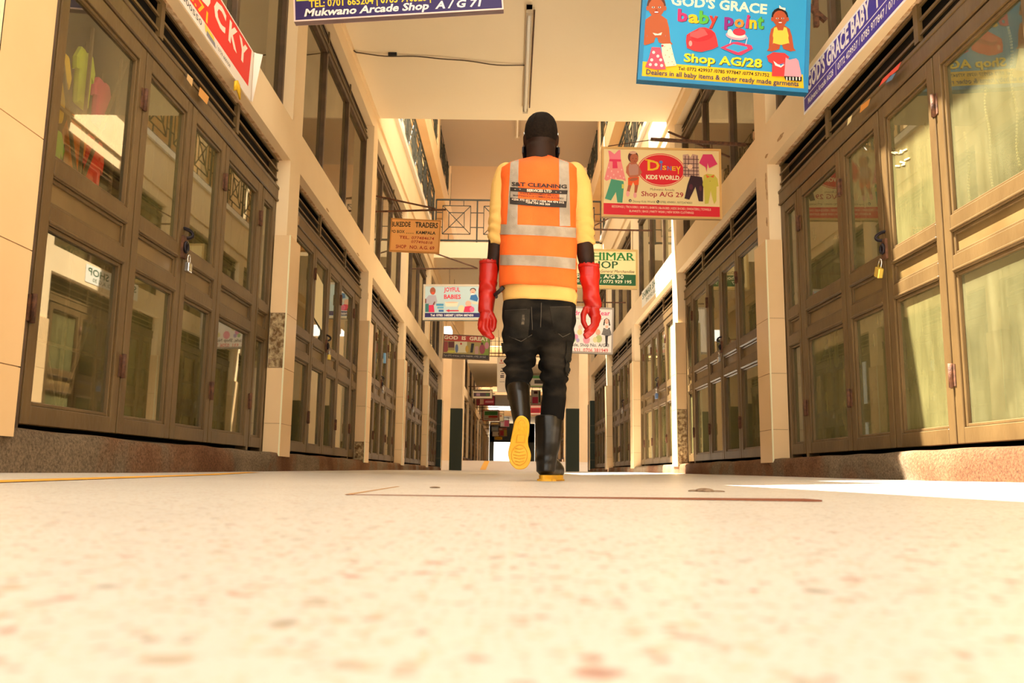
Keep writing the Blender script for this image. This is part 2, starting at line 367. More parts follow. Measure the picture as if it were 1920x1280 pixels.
def kerb(side, ya, yb):
    n = 1 if side == 'left' else -1; xw = WL if side == 'left' else WR
    ny = int((yb-ya)/.045); prof = [(.022, .0), (.024, .05), (.022, .09), (.020, .13), (.008, .158), (-.03, .166), (-.10, .168)]
    vs = []
    for i in range(ny+1):
        y = ya+(yb-ya)*i/ny
        for j, (d, z) in enumerate(prof):
            k = 1 if y < 9 else .5
            dd = d+k*(.042*max(0, noise.noise((y*1.7, z*5, xw*3)))-.012*abs(noise.noise((y*9, z*14, xw)))+.007*noise.noise((y*26, z*40, 2)))*(1 if 0 < j < 5 else .3)
            zz = z+floor_z(xw, y)*(1-z/.168)*.8+(k*.012*noise.noise((y*2.3, 7, xw)) if j >= 3 else 0) - (.03 if j == 0 else 0)
            vs.append((xw+n*dd, y, zz))
    P = len(prof); m = MB()
    m.add(vs, [(i*P+j, i*P+j+1, (i+1)*P+j+1, (i+1)*P+j) for i in range(ny) for j in range(P-1)], KERB, True)
    return tag(m.build('baseboard_'+side), f'chipped brown concrete kerb along the {side} shop fronts', kind='structure')
kerb('left', -1, 21.15); kerb('right', -1, 20.9)

# ---- shop fronts (folding metal doors), built once per side and copied
W0 = 3.36
def make_front(n):
    X = lambda d: -n*d
    root = empty('door_1')
    f = MB()
    f.box((X(.10), 0, .165), (X(.16), .20, 2.06), METAL); f.box((X(.085), .205, .165), (X(.15), .222, 2.06), METALD)
    f.box((X(.09), W0-.075, .165), (X(.16), W0, 2.06), METAL); f.box((X(.085), W0-.42, .165), (X(.16), W0-.375, 2.06), METAL)
    f.box((X(.10), 0, 2.06), (X(.16), .03, 2.39), METAL); f.box((X(.10), W0-.03, 2.06), (X(.16), W0, 2.39), METAL)
    bevel(f.build('frame', root))
    f = MB(); f.box((X(.08), 0, 2.06), (X(.17), W0, 2.175), METAL); f.box((X(.074), 0, 2.15), (X(.082), W0, 2.175), METAL); f.box((X(.074), 0, 2.06), (X(.082), W0, 2.078), METAL)
    bevel(f.build('transom_beam', root))
    for z in (2.228, 2.302, 2.376):
        s = MB(); a = .020
        s.loft([[(X(.083), y, z), (X(.083), y, z-.014), (X(.096), y, z-.013), (X(.096), y, z+.001)] for y in (.03, W0-.03)], METAL, smooth=False)
        s.build('slat', root)
    for y in (1.12, 2.34):
        MB().box((X(.075), y-.022, 2.185), (X(.10), y+.022, 2.39), METAL).build('louvre_post', root)
    MB().box((X(.16), .0, 2.185), (X(.17), W0, 2.39), DARK).build('louvre_back', root)
    leaves = [(.22, .995), (.995, 1.61), (1.61, 2.18), (2.18, 2.94), (2.985, 3.285)]
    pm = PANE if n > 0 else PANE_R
    for k, (a, b) in enumerate(leaves):
        g = .0065 if k in (1, 2) else .0045; a += g; b -= g; sw = .062 if k < 4 else .035
        lf = MB(); x0, x1 = X(.082), X(.122)
        lf.box((x0, a, .19), (x1, a+sw, 2.05), METAL); lf.box((x0, b-sw, .19), (x1, b, 2.05), METAL)
        for za, zb in ((.19, .262), (.965, 1.045), (1.155, 1.235), (1.975, 2.05)): lf.box((x0, a+sw, za), (x1, b-sw, zb), METAL)
        lf.box((X(.076), a+sw-.004, .970), (X(.09), b-sw+.004, .982), METAL); lf.box((X(.076), a+sw-.004, 1.160), (X(.09), b-sw+.004, 1.172), METAL)
        for za, zb in ((.262, .965), (1.045, 1.155), (1.235, 1.975)):          # beading round each opening
            bw = .016; xa, xb = X(.092), X(.112)
            lf.box((xa, a+sw, za), (xb, a+sw+bw, zb), METAL); lf.box((xa, b-sw-bw, za), (xb, b-sw, zb), METAL)
            lf.box((xa, a+sw+bw, za), (xb, b-sw-bw, za+bw), METAL); lf.box((xa, a+sw+bw, zb-bw), (xb, b-sw-bw, zb), METAL)
        lo = bevel(lf.build('door_leaf', root), .003)
        show = n > 0 and k == 0
        for za, zb in ((.27, .957), (1.243, 1.967)):
            po = MB().box((0, a+sw+.008-(a+b)/2, -(zb-za)/2), (X(.005), b-sw-.008-(a+b)/2, (zb-za)/2), pm).build('pane', lo)
            po.location = (X(.108), (a+b)/2, (za+zb)/2)
        MB().box((X(.104), a+sw+.008, 1.053), (X(.112), b-sw-.008, 1.147), PANEL).build('panel', lo)
        hs = []
        if k in (0, 2, 3): hs = [(b+g, .50), (b+g, 1.80)]
        if k == 0: hs.append((a-g, .62))
        for y, z in hs:
            h = MB(); h.tube([(X(.072), y, z-.055), (X(.072), y, z+.055)], .011, RUST, 8); h.box((X(.078), y-.028, z-.05), (X(.084), y+.028, z+.05), RUST)
            h.build('hinge', lo)
    if n > 0:
        m = MB()
        for k, (y0_, y1_) in enumerate(((.28, .94), (1.06, 1.55), (1.67, 2.12), (2.24, 2.88))):
            yc = (y0_+y1_)/2
            for zb_, zt in ((1.25, 1.96), (.28, .95)):
                for ya, za, yb_, zb2 in ((yc, zb_, yc, zt), (yc-.02, zb_, y0_, zt), (yc+.02, zb_, y1_, zt), (y0_, zb_+.25, y1_, zb_+.25), (y0_+.05, zb_, y0_+.05, zt), (y1_-.05, zb_, y1_-.05, zt)):
                    m.bar((X(.155), ya, za), (X(.155), yb_, zb2), .012, METALD)
        m.build('security_grille', root)
    return root
front_l = make_front(1); front_r = make_front(-1)
cnt = 0
def place_front(proto, x, bay, dz, label, first):
    global cnt
    cnt += 1
    o = proto if first else copy_tree(proto)
    o.name = f'door_{cnt}'; o.location = (x, bay[0], dz); o.scale = (1, (bay[1]-bay[0])/W0, 1)
    tag(o, label, kind='structure'); return o
NTH = ['bay beside the camera', 'nearest full bay', 'second bay', 'third bay', 'fourth bay', 'fifth bay']
fronts_l, fronts_r = [], []
for i, b in enumerate(BAYS_L): fronts_l.append(place_front(front_l, WL, b, 0, f'brown folding metal shop doors with dusty panes, {NTH[i]} on the left', i == 0))
for i, b in enumerate(BAYS_R): fronts_r.append(place_front(front_r, WR, b, 0, f'brown folding metal shop doors with dusty panes, {NTH[i]} on the right', i == 0))
# the display panes of the nearest shops are clearer
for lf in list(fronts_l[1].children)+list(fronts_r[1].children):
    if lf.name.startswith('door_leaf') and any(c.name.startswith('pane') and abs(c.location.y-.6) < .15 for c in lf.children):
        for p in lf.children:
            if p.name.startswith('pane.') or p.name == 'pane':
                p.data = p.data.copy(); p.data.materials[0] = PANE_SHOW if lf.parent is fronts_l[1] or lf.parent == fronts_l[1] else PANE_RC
# ---- first-floor windows
def make_window(n):
    X = lambda d: -n*d
    root = empty('window_1')
    f = MB(); x0, x1 = X(.085), X(.15)
    for y in (.02, W0/3, 2*W0/3, W0-.02): f.box((x0, y-.026, 2.71), (x1, y+.026, 4.04), METALD)
    f.box((x0, 0, 2.71), (x1, W0, 2.745), METALD); f.box((x0, 0, 4.0), (x1, W0, 4.06), METALD); f.box((X(.07), 0, 4.05), (x1, W0, 4.075), METAL)
    bevel(f.build('frame', root))
    for z in (4.09, 4.135, 4.18):
        s = MB(); s.loft([[(X(.085), y, z), (X(.091), y, z-.005), (X(.13), y, z+.028), (X(.124), y, z+.033)] for y in (.0, W0)], METAL, smooth=False); s.build('slat', root)
    for y in (W0/3, 2*W0/3): MB().box((X(.078), y-.014, 4.07), (X(.09), y+.014, 4.22), METAL).build('louvre_post', root)
    MB().box((X(.15), 0, 4.07), (X(.16), W0, 4.22), DARK).build('louvre_back', root)
    for k in range(3):
        a = W0/3*k+.03; b = W0/3*(k+1)-.03
        o = MB().box((0, -(b-a)/2, -.63), (X(.005), (b-a)/2, .63), PANE_UP).build('pane', root); o.location = (X(.12), (a+b)/2, 3.372)
    return root
win_l = make_window(1); win_r = make_window(-1); wc = 0
for proto, x, bays, sd_ in ((win_l, WL, BAYS_L, 'left'), (win_r, WR, BAYS_R, 'right')):
    for i, b in enumerate(bays):
        wc += 1; o = proto if i == 0 else copy_tree(proto)
        o.name = f'window_{wc}'; o.location = (x, b[0], 0); o.scale = (1, (b[1]-b[0])/W0, 1)
        tag(o, f'brown framed first-floor window above the {NTH[i]} on the {sd_}', kind='structure')
# ---- ceilings and bridges over the arcade
def slab(a, b, m=PAINT2, label=None, name='ceiling'):
    o = MB().box(a, b, m).build(name); return tag(o, label, kind='structure')
slab((-1.37, -1.6, 4.46), (.75, 1.2, 4.62), label='unseen slab added above the camera to hold back sky light'); slab((-.70, 4.15, 4.46), (-1.37, 5.1, 4.6), label='unseen slab added over the left side to keep sun off the man'); slab((WL, 5.1, 4.45), (WR, 10.25, 4.98), label='cream ceiling slab bridging the arcade overhead')  # first two slabs are unseen, added to cut sky light and sun
slab((.75, -1.6, 4.45), (WR, 5.1, 4.75), label='unseen overhang added above the camera to cut the sun on the right wall')  # unseen overhang, sized so the sun stops partway up the right wall
slab((-4.7, -1.6, 4.45), (-1.37, 5.1, 4.6), label='flat roof slab over the near left shops, edge extended to shape the sunlit strip'); slab((-4.7, 5.1, 4.45), (WL, 10.25, 4.6), label='flat roof slab over the left shops'); slab((WR, -1.6, 4.45), (4.9, 10.25, 4.6), label='flat roof slab over the right shops')  # near left slab widened past the wall to edge the sunlit strip
slab((WL, 18.0, 4.63), (WR, 28.9, 4.98), label='cream underside of the second bridge with a railing on top')
# upper storeys beside the open void
OFFW = flat((.85, .78, .66), .6)
for sname, n, xw in (('left', 1, WL), ('right', -1, WR)):
    X = lambda d: xw-n*d
    m = MB(); m.box((X(-.0), 10.25, 4.45), (X(.16), 27.5, 5.02), PAINT); m.box((X(-.05), 10.25, 5.02), (X(.16), 27.5, 5.12), OFFW)
    m.box((X(.16), 10.25, 4.75), (X(1.5), 27.5, 5.0), PAINT)
    y3 = 15.2 if n > 0 else 10.25
    if n > 0: m.box((X(1.5), 10.25, 4.5), (X(1.7), y3, 6.4), PAINT)
    m.box((X(1.5), y3, 4.5), (X(1.7), 27.5, 9.4), PAINT)                # back wall of the walkway
    for y in (15.2, 17.8, 20.4, 23): m.box((X(.25), y, 5.0), (X(.55), y+.3, 7.0), PAINT)
    m.box((X(.25), y3, 7.02), (X(1.5), 27.5, 7.25), PAINT); m.box((X(.08), y3, 7.0), (X(.25), 27.5, 7.55), PAINT)
    for y in (19.5, 23.2): m.box((X(.1), y, 7.5), (X(.4), y+.35, 9.3), PAINT)
    tag(m.build('wall_'+sname), f'upper storeys with walkways above the void, {sname} side', kind='structure')
def railing(label, A, B, z0, h, panel, post_every, group=None, grid=False):
    A = Vector(A); B = Vector(B); L = (B-A).length; t = (B-A).normalized(); up = Vector((0, 0, 1))
    root = empty('railing', A, label=label, cat='railing', group=group)
    P = lambda s, z: t*s+up*(z0-A.z+z)
    MB().bar(P(0, h), P(L, h), .032, RAIL).build('top_rail', root); MB().bar(P(0, .05), P(L, .05), .035, RAIL).build('bottom_rail', root)
    k = max(1, round(L/post_every)); d = L/k
    for i in range(k+1): MB().bar(P(i*d, 0), P(i*d, h), .032, RAIL).build('post', root)
    for i in range(k):
        c = i*d+d/2; g = MB(); r = .016
        if grid:
            for q in range(1, 8): g.bar(P(i*d+d*q/8, .05), P(i*d+d*q/8, h), r, RAIL)
            for q in (.4, .65, .9): g.bar(P(i*d, h*q), P(i*d+d, h*q), r, RAIL)
        else:
            hw = d*.34; za, zb = h*.20, h*.86; zc, zd = h*.36, h*.70
            for s1, y1, s2, y2 in ((-hw, za, hw, za), (-hw, zb, hw, zb), (-hw, za, -hw, zb), (hw, za, hw, zb), (-hw, za, hw, zb), (-hw, zb, hw, za),
                                   (-hw*.55, zc, hw*.55, zc), (-hw*.55, zd, hw*.55, zd), (-hw*.55, zc, -hw*.55, zd), (hw*.55, zc, hw*.55, zd),
                                   (-d/2, zd, -hw, zd), (hw, zd, d/2, zd), (-d/2, zc, -hw, zc), (hw, zc, d/2, zc),
                                   (-hw*.55, 0.05, -hw*.55, za), (hw*.5, zb, hw*.5, h), (-hw*.5, zb, -hw*.5, h)):
                g.bar(P(c+s1, y1), P(c+s2, y2), r, RAIL)
        g.build('pattern_bars', root)
    return root
railing('dark metal railing with crossed squares on the bridge', (WL+.02, 18.05, 4.98), (WR-.02, 18.05, 4.98), 4.98, .97, 1, .90)
railing('dark railing of the second-floor walkway, left of the void', (WL-.03, 10.4, 5.12), (WL-.03, 18.0, 5.12), 5.12, 1.0, 1, .9)
railing('dark railing of the second-floor walkway, right of the void', (WR+.03, 10.4, 5.12), (WR+.03, 18.0, 5.12), 5.12, 1.0, 1, .9)
railing('dark railing of the topmost walkway, high on the left', (WL-.14, 15.3, 7.55), (WL-.14, 24, 7.55), 7.55, 1.2, 1, 1.2)
railing('dark railing of the topmost walkway, high on the right', (WR+.14, 14.5, 7.55), (WR+.14, 24, 7.55), 7.55, 1.2, 1, 1.2)
GREYC = flat((.52, .44, .36), .8)
slab((-5, 18.6, 8.6), (5.2, 23.1, 8.8), GREYC, 'grey-brown roof soffit high above the bridge')
FARP = flat((.66, .51, .35), .8)
rf = MB(); rf.loft([[(-5, 23.1, 8.55), (5.2, 23.1, 9.6), (5.2, 23.1, 10.2), (-5, 23.1, 9.2)], [(-5, 23.5, 8.5), (5.2, 23.5, 9.5), (5.2, 23.5, 10.2), (-5, 23.5, 9.2)]], FARP, smooth=False)
rf.loft([[(-5, 23.5, 8.45), (5.2, 23.5, 9.4), (5.2, 23.5, 9.6), (-5, 23.5, 8.7)], [(-5, 33, 7.2), (5.2, 33, 8.4), (5.2, 33, 8.6), (-5, 33, 7.4)]], FARP, smooth=False)
tag(rf.build('ceiling'), 'slanting cream roof soffit beyond the grey one', kind='structure')
def translucent():
    m, nt, b = new_mat('translucent sun screen'); L = nt.links
    t = N(nt, 'ShaderNodeBsdfTranslucent'); t.inputs[0].default_value = (.40, .36, .28, 1)
    L.new(t.outputs[0], nt.nodes['Material Output'].inputs[0]); nt.nodes.remove(b); return m
TRL = translucent()
for a, b, c_, d in ((-5.2, 10.0, 5.4, 10.9), (-2.62, 12.6, 5.4, 18.6), (-5.2, 16.2, -2.62, 18.6), (1.2, 10.9, 5.4, 12.6)):
    slab((a, b, 9.5), (c_, d, 9.53), TRL, 'unseen added milky translucent sun screen over the void')  # unseen sheets added to stop direct sun, with a slot left open
slab((-14, 18.6, 8.6), (-5, 36, 8.8), GREYC, 'unseen roof added left of the cross passage to block sun from the ramp')  # unseen cover added to keep sun off the far ramp
# ---- cross passage columns with dark green dado, far block
def column(x0, x1, y0, y1, side):
    m = MB(); m.box((x0, y0, 1.92), (x1, y1, 4.7), PAINT); o = m.build('column')
    MB().box((x0-.008, y0-.008, .05), (x1+.008, y1+.008, 1.92), GREEN_D).build('dado', o)
    return tag(o, f'square cream column with a dark green painted foot, {side}', 'column')
column(-1.80, -1.46, 25.4, 25.75, 'beyond the last left shop, nearer the middle'); column(-2.25, -1.92, 23.4, 23.75, 'beyond the last left shop, nearer the wall')
column(1.62, 1.98, 24.9, 25.25, 'beyond the last right shop, nearer the middle'); column(2.12, 2.45, 23.2, 23.55, 'beyond the last right shop, nearer the wall')
FAR_L = [(31.3+i*3.7, 34.7+i*3.7) for i in range(10)]
wall_block('left', FAR_L, 68.6, .47, True); wall_block('right', FAR_L, 68.6, .47, True)
for i, b in enumerate(FAR_L[:6]):
    for proto, x, nm in ((front_l, WL, 'left'), (front_r, WR, 'right')):
        o = place_front(proto, x, b, .36, f'distant brown shop doors in the far block, {nm} side, bay {["one","two","three","four","five","six"][i]}', False)
    for proto, x, nm in ((win_l, WL, 'left'), (win_r, WR, 'right')):
        wc += 1; o = copy_tree(proto); o.name = f'window_{wc}'; o.location = (x, b[0], .47); o.scale = (1, (b[1]-b[0])/W0, 1); tag(o, f'distant first-floor window in the far block, {nm} side, bay {["one","two","three","four","five","six"][i]}', kind='structure')
slab((WL, 33, 4.25), (WR, 42, 4.5), label='cream underside of the far bridge')
railing('mesh railing on the far bridge, seen beside the man’s left leg'.replace('’', "'"), (WL, 33.1, 4.5), (WR, 33.1, 4.5), 4.5, 1.0, 1, 1.2, grid=True)
slab((WL, 33.4, 5.0), (WR, 33.6, 6.6), PAINT, 'cream upper wall behind the far mesh railing', 'wall_far'); slab((-4.5, 42, 6.3), (4.7, 69.5, 6.5), PAINT, 'cream roof over the far end of the arcade'); slab((WL, 47, 4.3), (WR, 55, 4.5), label='cream underside of the farthest bridge but one'); slab((WL, 60, 4.0), (WR, 69, 4.4), label='cream underside of the farthest bridge')
# dark gateway at the very end
g = MB(); g.box((WL, 69, 2.5), (WR, 69.3, 5), BLACK); g.box((WL, 69, .4), (-1.35, 69.3, 5), BLACK); g.box((1.0, 69, .4), (WR, 69.3, 5), BLACK)
tag(g.build('gateway'), 'black gateway at the far end of the arcade, open to daylight', 'gateway')
for x in (-6.2, 6.7): slab((x-.1, 20, 0), (x+.1, 32, 5), PAINT, 'side wall of the cross passage', 'wall_side')

# ------------------------------------------------------------ signs
CAPS = {}
def crop(ox, oy, s): return lambda x, y: (ox+x/s, oy+y/s)
def ell(cx, cy, rx, ry, rot=0, n=20, a0=0, a1=360):
    r = math.radians(rot); out = []
    for i in range(n):
        a = math.radians(a0+(a1-a0)*i/(n if a1-a0 == 360 else n-1)); x, y = rx*math.cos(a), ry*math.sin(a)
        out.append((cx+x*math.cos(r)-y*math.sin(r), cy+x*math.sin(r)+y*math.cos(r)))
    return out
class Sign:
    def __init__(s, name, label, plane, k, BL, BR, TR, TL, board, frame=None, fw=.02, th=.03, cat='sign', group=None):
        # plane: ('Y', y) faces the camera end of the arcade; ('L', x) / ('R', x) lies on a side wall
        s.k = k or (lambda x, y: (x, y)); s.pl = plane
        s.p3 = (lambda p: at_depth(*s.k(*p), plane[1])) if plane[0] == 'Y' else (lambda p: at_x(*s.k(*p), plane[1]))
        bl, br, tr, tl = [(Vector(p) if len(p) == 3 else s.p3(p)) for p in (BL, BR, TR, TL)]
        s.n = {'Y': Vector((0, -1, 0)), 'L': Vector((1, 0, 0)), 'R': Vector((-1, 0, 0))}[plane[0]]
        s.u = (br-bl).normalized(); s.v = s.u.cross(s.n)*-1; 
        if s.v.z < 0: s.v = -s.v
        s.o = bl; s.W = (br-bl).length; s.H = ((tl-bl).dot(s.v)+(tr-br).dot(s.v))/2; s.th = th; s.lay = 0
        s.root = empty(name, bl, label=label, cat=cat, group=group)
        b = MB(); s._box(b, 0, 0, s.W, s.H, -th, 0, flat(board)); b.build('board', s.root)
        if frame:
            f = MB(); e = .006
            for a in ((0, 0, s.W, fw), (0, s.H-fw, s.W, s.H), (0, fw, fw, s.H-fw), (s.W-fw, fw, s.W, s.H-fw)): s._box(f, *a, -th-.004, e, flat(frame))
            f.build('frame', s.root)
    def _pt(s, u, v, d): return s.u*u+s.v*v+s.n*d
    def _box(s, b, u0, v0, u1, v1, d0, d1, m):
        c = [s._pt(u, v, d) for d in (d0, d1) for u, v in ((u0, v0), (u1, v0), (u1, v1), (u0, v1))]
        b.add(c, [(0,3,2,1),(4,5,6,7),(0,1,5,4),(1,2,6,5),(2,3,7,6),(3,0,4,7)], m)
    def uv(s, p):
        q = s.p3(p)-s.o; return q.dot(s.u), q.dot(s.v)
    def d(s): s.lay += 1; return .0001*s.lay
    def pic(s, part, polys, raw=False, label=None):
        m = MB()
        for c, pts in polys:
            d = s.d(); q = [(p if raw else s.uv(p)) for p in pts]
            q = [(min(max(u, .002), s.W-.002), min(max(v, .002), s.H-.002)) for u, v in q]
            ar = sum(a[0]*b[1]-b[0]*a[1] for a, b in zip(q, q[1:]+q[:1]))
            m.poly([s._pt(u, v, d) for u, v in q], flat(c))
        o = m.build(part, s.root, recalc=False); return tag(o, label)
    def text(s, txt, L, R, h, color, bold=.0, ital=0, box=False, raw=False, part='lettering', res=2):
        a = Vector(L if raw else s.uv(L)); b = Vector(R if raw else s.uv(R))
        if not raw: h = (s.p3((L[0], L[1]-h))-s.p3(L)).length
        vs, fs = text_geo(txt, bold, res)
        if not vs: return
        x0 = min(v.x for v in vs); x1 = max(v.x for v in vs); y0 = min(v.y for v in vs); y1 = max(v.y for v in vs)
        if not box:
            if bold not in CAPS: cv, _ = text_geo('H', bold); CAPS[bold] = (min(v.y for v in cv), max(v.y for v in cv))
            y0, y1 = CAPS[bold]
        t = (b-a); ln = t.length; t.normalize(); nn = Vector((-t.y, t.x)); d = s.d()
        pts = []
        for v in vs:
            yy = (v.y-y0)/(y1-y0)*h; xx = (v.x-x0)/(x1-x0)*ln+yy*ital
            q = a+t*xx+nn*yy; pts.append(s._pt(q.x, q.y, d))
        m = MB(); m.add(pts, fs, flat(color)); m.build(part, s.root, recalc=False)
def R4(x0, y0, x1, y1, sl=0): return [(x0, y0), (x1, y0+sl*(x1-x0)), (x1, y1+sl*(x1-x0)), (x0, y1)]
def baby(s, part, f, skin, hair, cloth, sc=1.0, dark='3a1d10'):
    """a small printed child: f maps unit figure coords (x right, y down, head at 0,0) to the photo"""
    E = lambda x, y, rx, ry, r=0, n=14: [f(*p) for p in ell(x, y, rx, ry, r, n)]
    P = [(hair, E(0, -.12, 1.0, 1.02)), (skin, E(0, .12, .86, .95)), (skin, E(-.92, .2, .16, .25)), (skin, E(.92, .2, .16, .25)),
         ('ffffff', E(-.33, .1, .14, .09)), ('ffffff', E(.33, .1, .14, .09)), (dark, E(-.33, .1, .08, .09)), (dark, E(.33, .1, .08, .09)),
         ('8a3a24', E(0, .38, .13, .08)), ('a03028', E(0, .62, .3, .12)), ('ffffff', E(0, .60, .22, .06))]
    B = [(skin, [f(*p) for p in ((-.5, .9), (.5, .9), (1.15, 1.35), (1.2, 2.2), (.9, 3.1), (-.9, 3.1), (-1.2, 2.2), (-1.15, 1.35))]),
         (cloth, [f(*p) for p in ((-.75, 1.2), (-.45, 1.1), (-.3, 1.5), (.3, 1.5), (.45, 1.1), (.75, 1.2), (1.0, 2.3), (.95, 3.2), (-.95, 3.2), (-1.0, 2.3))]),
         (skin, [f(*p) for p in ((-1.1, 1.3), (-1.35, 2.2), (-1.5, 3.6), (-1.75, 3.9), (-1.1, 3.95), (-1.05, 3.5), (-.9, 2.4))]),
         (skin, [f(*p) for p in ((1.1, 1.3), (1.35, 2.2), (1.5, 3.6), (1.75, 3.9), (1.1, 3.95), (1.05, 3.5), (.9, 2.4))]),
         (skin, [f(*p) for p in ((-.9, 3.0), (-.1, 3.2), (-.25, 3.7), (-1.2, 4.0), (-1.5, 3.7))]), (skin, [f(*p) for p in ((.9, 3.0), (.1, 3.2), (.25, 3.7), (1.2, 4.0), (1.5, 3.7))])]
    s.pic(part, B+P)

# 1 -- blue baby sign, top right
k = crop(1180, 0, 5.647)
s = Sign('hanging_sign', 'bright blue hanging sign with two printed babies and a red potty, upper right', ('Y', 4.95), k, (85, 845), (1890, 985), (1797, -130), (45, -250), '2f9fd6', '2a84b8', .025, .05)
s.pic('yellow_band', [('f4c31a', [(112, 648), (500, 678), (1838, 790), (1848, 948), (118, 805)])])
s.text("GOD'S GRACE", (440, 52), (1455, 150), 104, 'f6eccb', .03)
for ch, x0, x1, yb, yt, c in (('b', 510, 615, 228, 92, 'e0306e'), ('a', 622, 735, 243, 148, 'f3c11c'), ('b', 738, 840, 252, 112, '58b83e'), ('y', 840, 930, 300, 165, 'e2382c'),
                              ('p', 1003, 1102, 315, 180, '8c2484'), ('o', 1110, 1214, 292, 198, 'f09038'), ('i', 1224, 1258, 297, 152, 'e0306e'), ('n', 1268, 1346, 303, 208, 'f3c11c'), ('t', 1350, 1420, 308, 168, '58b83e')):
    s.text(ch, (x0+6, yb+6), (x1+6, yb+12), yb-yt, '40302a', .035, box=True); s.text(ch, (x0, yb), (x1, yb+6), yb-yt, c, .035, box=True)
s.text('Shop AG/28', (580, 662), (1408, 728), 92, '4a3a10', .035); s.text('Shop AG/28', (574, 655), (1402, 720), 92, 'f6dc28', .03)
s.text('Tel: 0772 429937 /0785 977847 /0774 571752', (515, 742), (1480, 815), 36, '2a2412', .015)
baby(s, 'printed_child', lambda x, y: (285+100*x, 70+103*y), 'b4582e', '5a2c18', 'b4582e')
s.pic('printed_nappy', [('f2e6d0', [(245, 350), (300, 362), (345, 345), (335, 375), (270, 378)])])
baby(s, 'printed_child', lambda x, y: (1592+88*x+y*4, 190+90*y), 'b4502c', '1c100c', 'f2c84a')
s.pic('printed_hair_bow', [('f6e6d6', [(1585, 60), (1612, 85), (1650, 90), (1648, 118), (1615, 102), (1585, 95)])])
s.pic('printed_potty', [('e8363a', [(605, 375), (640, 350), (700, 320), (740, 298), (800, 295), (865, 318), (905, 355), (925, 420), (938, 495), (880, 525), (760, 555), (690, 545), (608, 512), (598, 440)]),
    ('c42630', ell(775, 385, 125, 55, -12)), ('f0585a', [(640, 352), (720, 330), (745, 300), (790, 312), (830, 372), (720, 412), (640, 390)]), ('ff9a94', ell(645, 465, 18, 30))])
s.pic('printed_walker', [('e83a64', [(960, 510), (1080, 455), (1140, 448), (1290, 485), (1305, 520), (1180, 590), (1120, 582)]), ('38a2d6', [(1015, 512), (1100, 470), (1240, 500), (1250, 520), (1150, 560)]),
    ('f0a8b8', ell(1130, 385, 112, 44, 8)), ('f6ead8', ell(1130, 375, 95, 30, 8)), ('d83048', ell(1160, 345, 68, 40, 5)), ('f4ead4', ell(1062, 350, 25, 35)), ('e6d6d6', [(1072, 420), (1080, 422), (1065, 470), (1057, 468)]), ('e6d6d6', [(1245, 400), (1252, 402), (1232, 480), (1224, 478)])])
s.pic('printed_dress', [('e05068', [(235, 505), (325, 508), (350, 610), (385, 738), (280, 742), (165, 715), (205, 620)])]+[('f6d0d0', ell(x, y, 17, 17, 0, 8)) for x, y in ((255, 560), (300, 600), (235, 640), (330, 640), (280, 690), (220, 690), (340, 700))]+
      [('f0e6c4', [(335, 470), (435, 468), (470, 610), (498, 700), (385, 712), (345, 590)])]+[('c85a50', ell(x, y, 5, 5, 0, 6)) for x, y in ((370, 500), (400, 540), (430, 520), (380, 590), (420, 610), (450, 580), (410, 670), (450, 660), (470, 690))]+[('e23850', ell(348, 492, 13, 13, 0, 8))])
s.pic('printed_shirt', [('e23a3a', [(1450, 600), (1520, 560), (1640, 570), (1690, 610), (1655, 660), (1640, 815), (1505, 812), (1510, 680), (1470, 660)]), ('f2ece0', [(1520, 650), (1570, 690), (1640, 690), (1600, 722), (1540, 700)]), ('3a78b8', [(1540, 665), (1580, 690), (1640, 672), (1600, 705)])])
s.pic('printed_skirt', [('f09aa8', [(1650, 615), (1690, 640), (1760, 625), (1785, 650), (1820, 820), (1635, 812)]), ('1e1a1a', [(1632, 812), (1822, 820), (1818, 868), (1650, 855)])]+[('f6eee0', [(x, 822), (x+12, 823), (x+12, 858), (x, 857)]) for x in range(1655, 1810, 34)])
s.text('Dealers in all baby items & other ready made garments', (175, 793), (1788, 922), 52, '3a3a5c', .018)
# 2 -- cream clothing sign
k = crop(1110, 260, 7.385)
s = Sign('hanging_sign', 'cream hanging sign with red oval and printed children\'s clothes, right of his head', ('Y', 7.1), k, (130, 1080), (1800, 1115), (1770, 160), (115, 95), 'f0d79c', 'dcae68', .018, .04)
s.pic('red_band', [('e02030', [(155, 888), (1778, 945), (1785, 1098), (160, 1045)])])
s.pic('red_oval', [('e02030', ell(960, 432, 330, 228, 4, 36)), ('f2dca8', ell(960, 432, 320, 217, 4, 36)), ('e01c2c', ell(960, 432, 312, 209, 4, 36))])
for ch, x0, x1, yb, yt, c in (('D', 770, 935, 440, 300, 'f2c21c'), ('I', 945, 962, 434, 350, '5a7ac0'), ('S', 975, 1030, 432, 372, 'f2c21c'), ('N', 1042, 1098, 438, 378, '5a7ac0'), ('E', 1108, 1160, 442, 382, 'f2c21c'), ('Y', 1165, 1225, 488, 382, 'f2c21c')):
    s.text(ch, (x0, yb), (x1, yb+2), yb-yt, c, .02, box=True)
s.pic('swash', [('f2c21c', [(735, 285), (790, 288), (860, 305), (915, 345), (905, 350), (850, 318), (790, 300), (740, 300)]), ('5a7ac0', ell(955, 325, 26, 22, 0, 10))])
s.text('KIDS WORLD', (748, 560), (1210, 574), 62, 'f4e4bc', .04)
s.text('Mukwano Arcade', (805, 715), (1140, 727), 34, '8a6a4a', 0); s.text('Shop A/G 29', (682, 793), (1265, 812), 66, 'b01c30', .012)
s.text('Disney Kids World', (565, 880), (870, 888), 28, '5a4a36', 0); s.text('0782 494901 /0772474001', (945, 890), (1385, 903), 28, '5a4a36', 0)
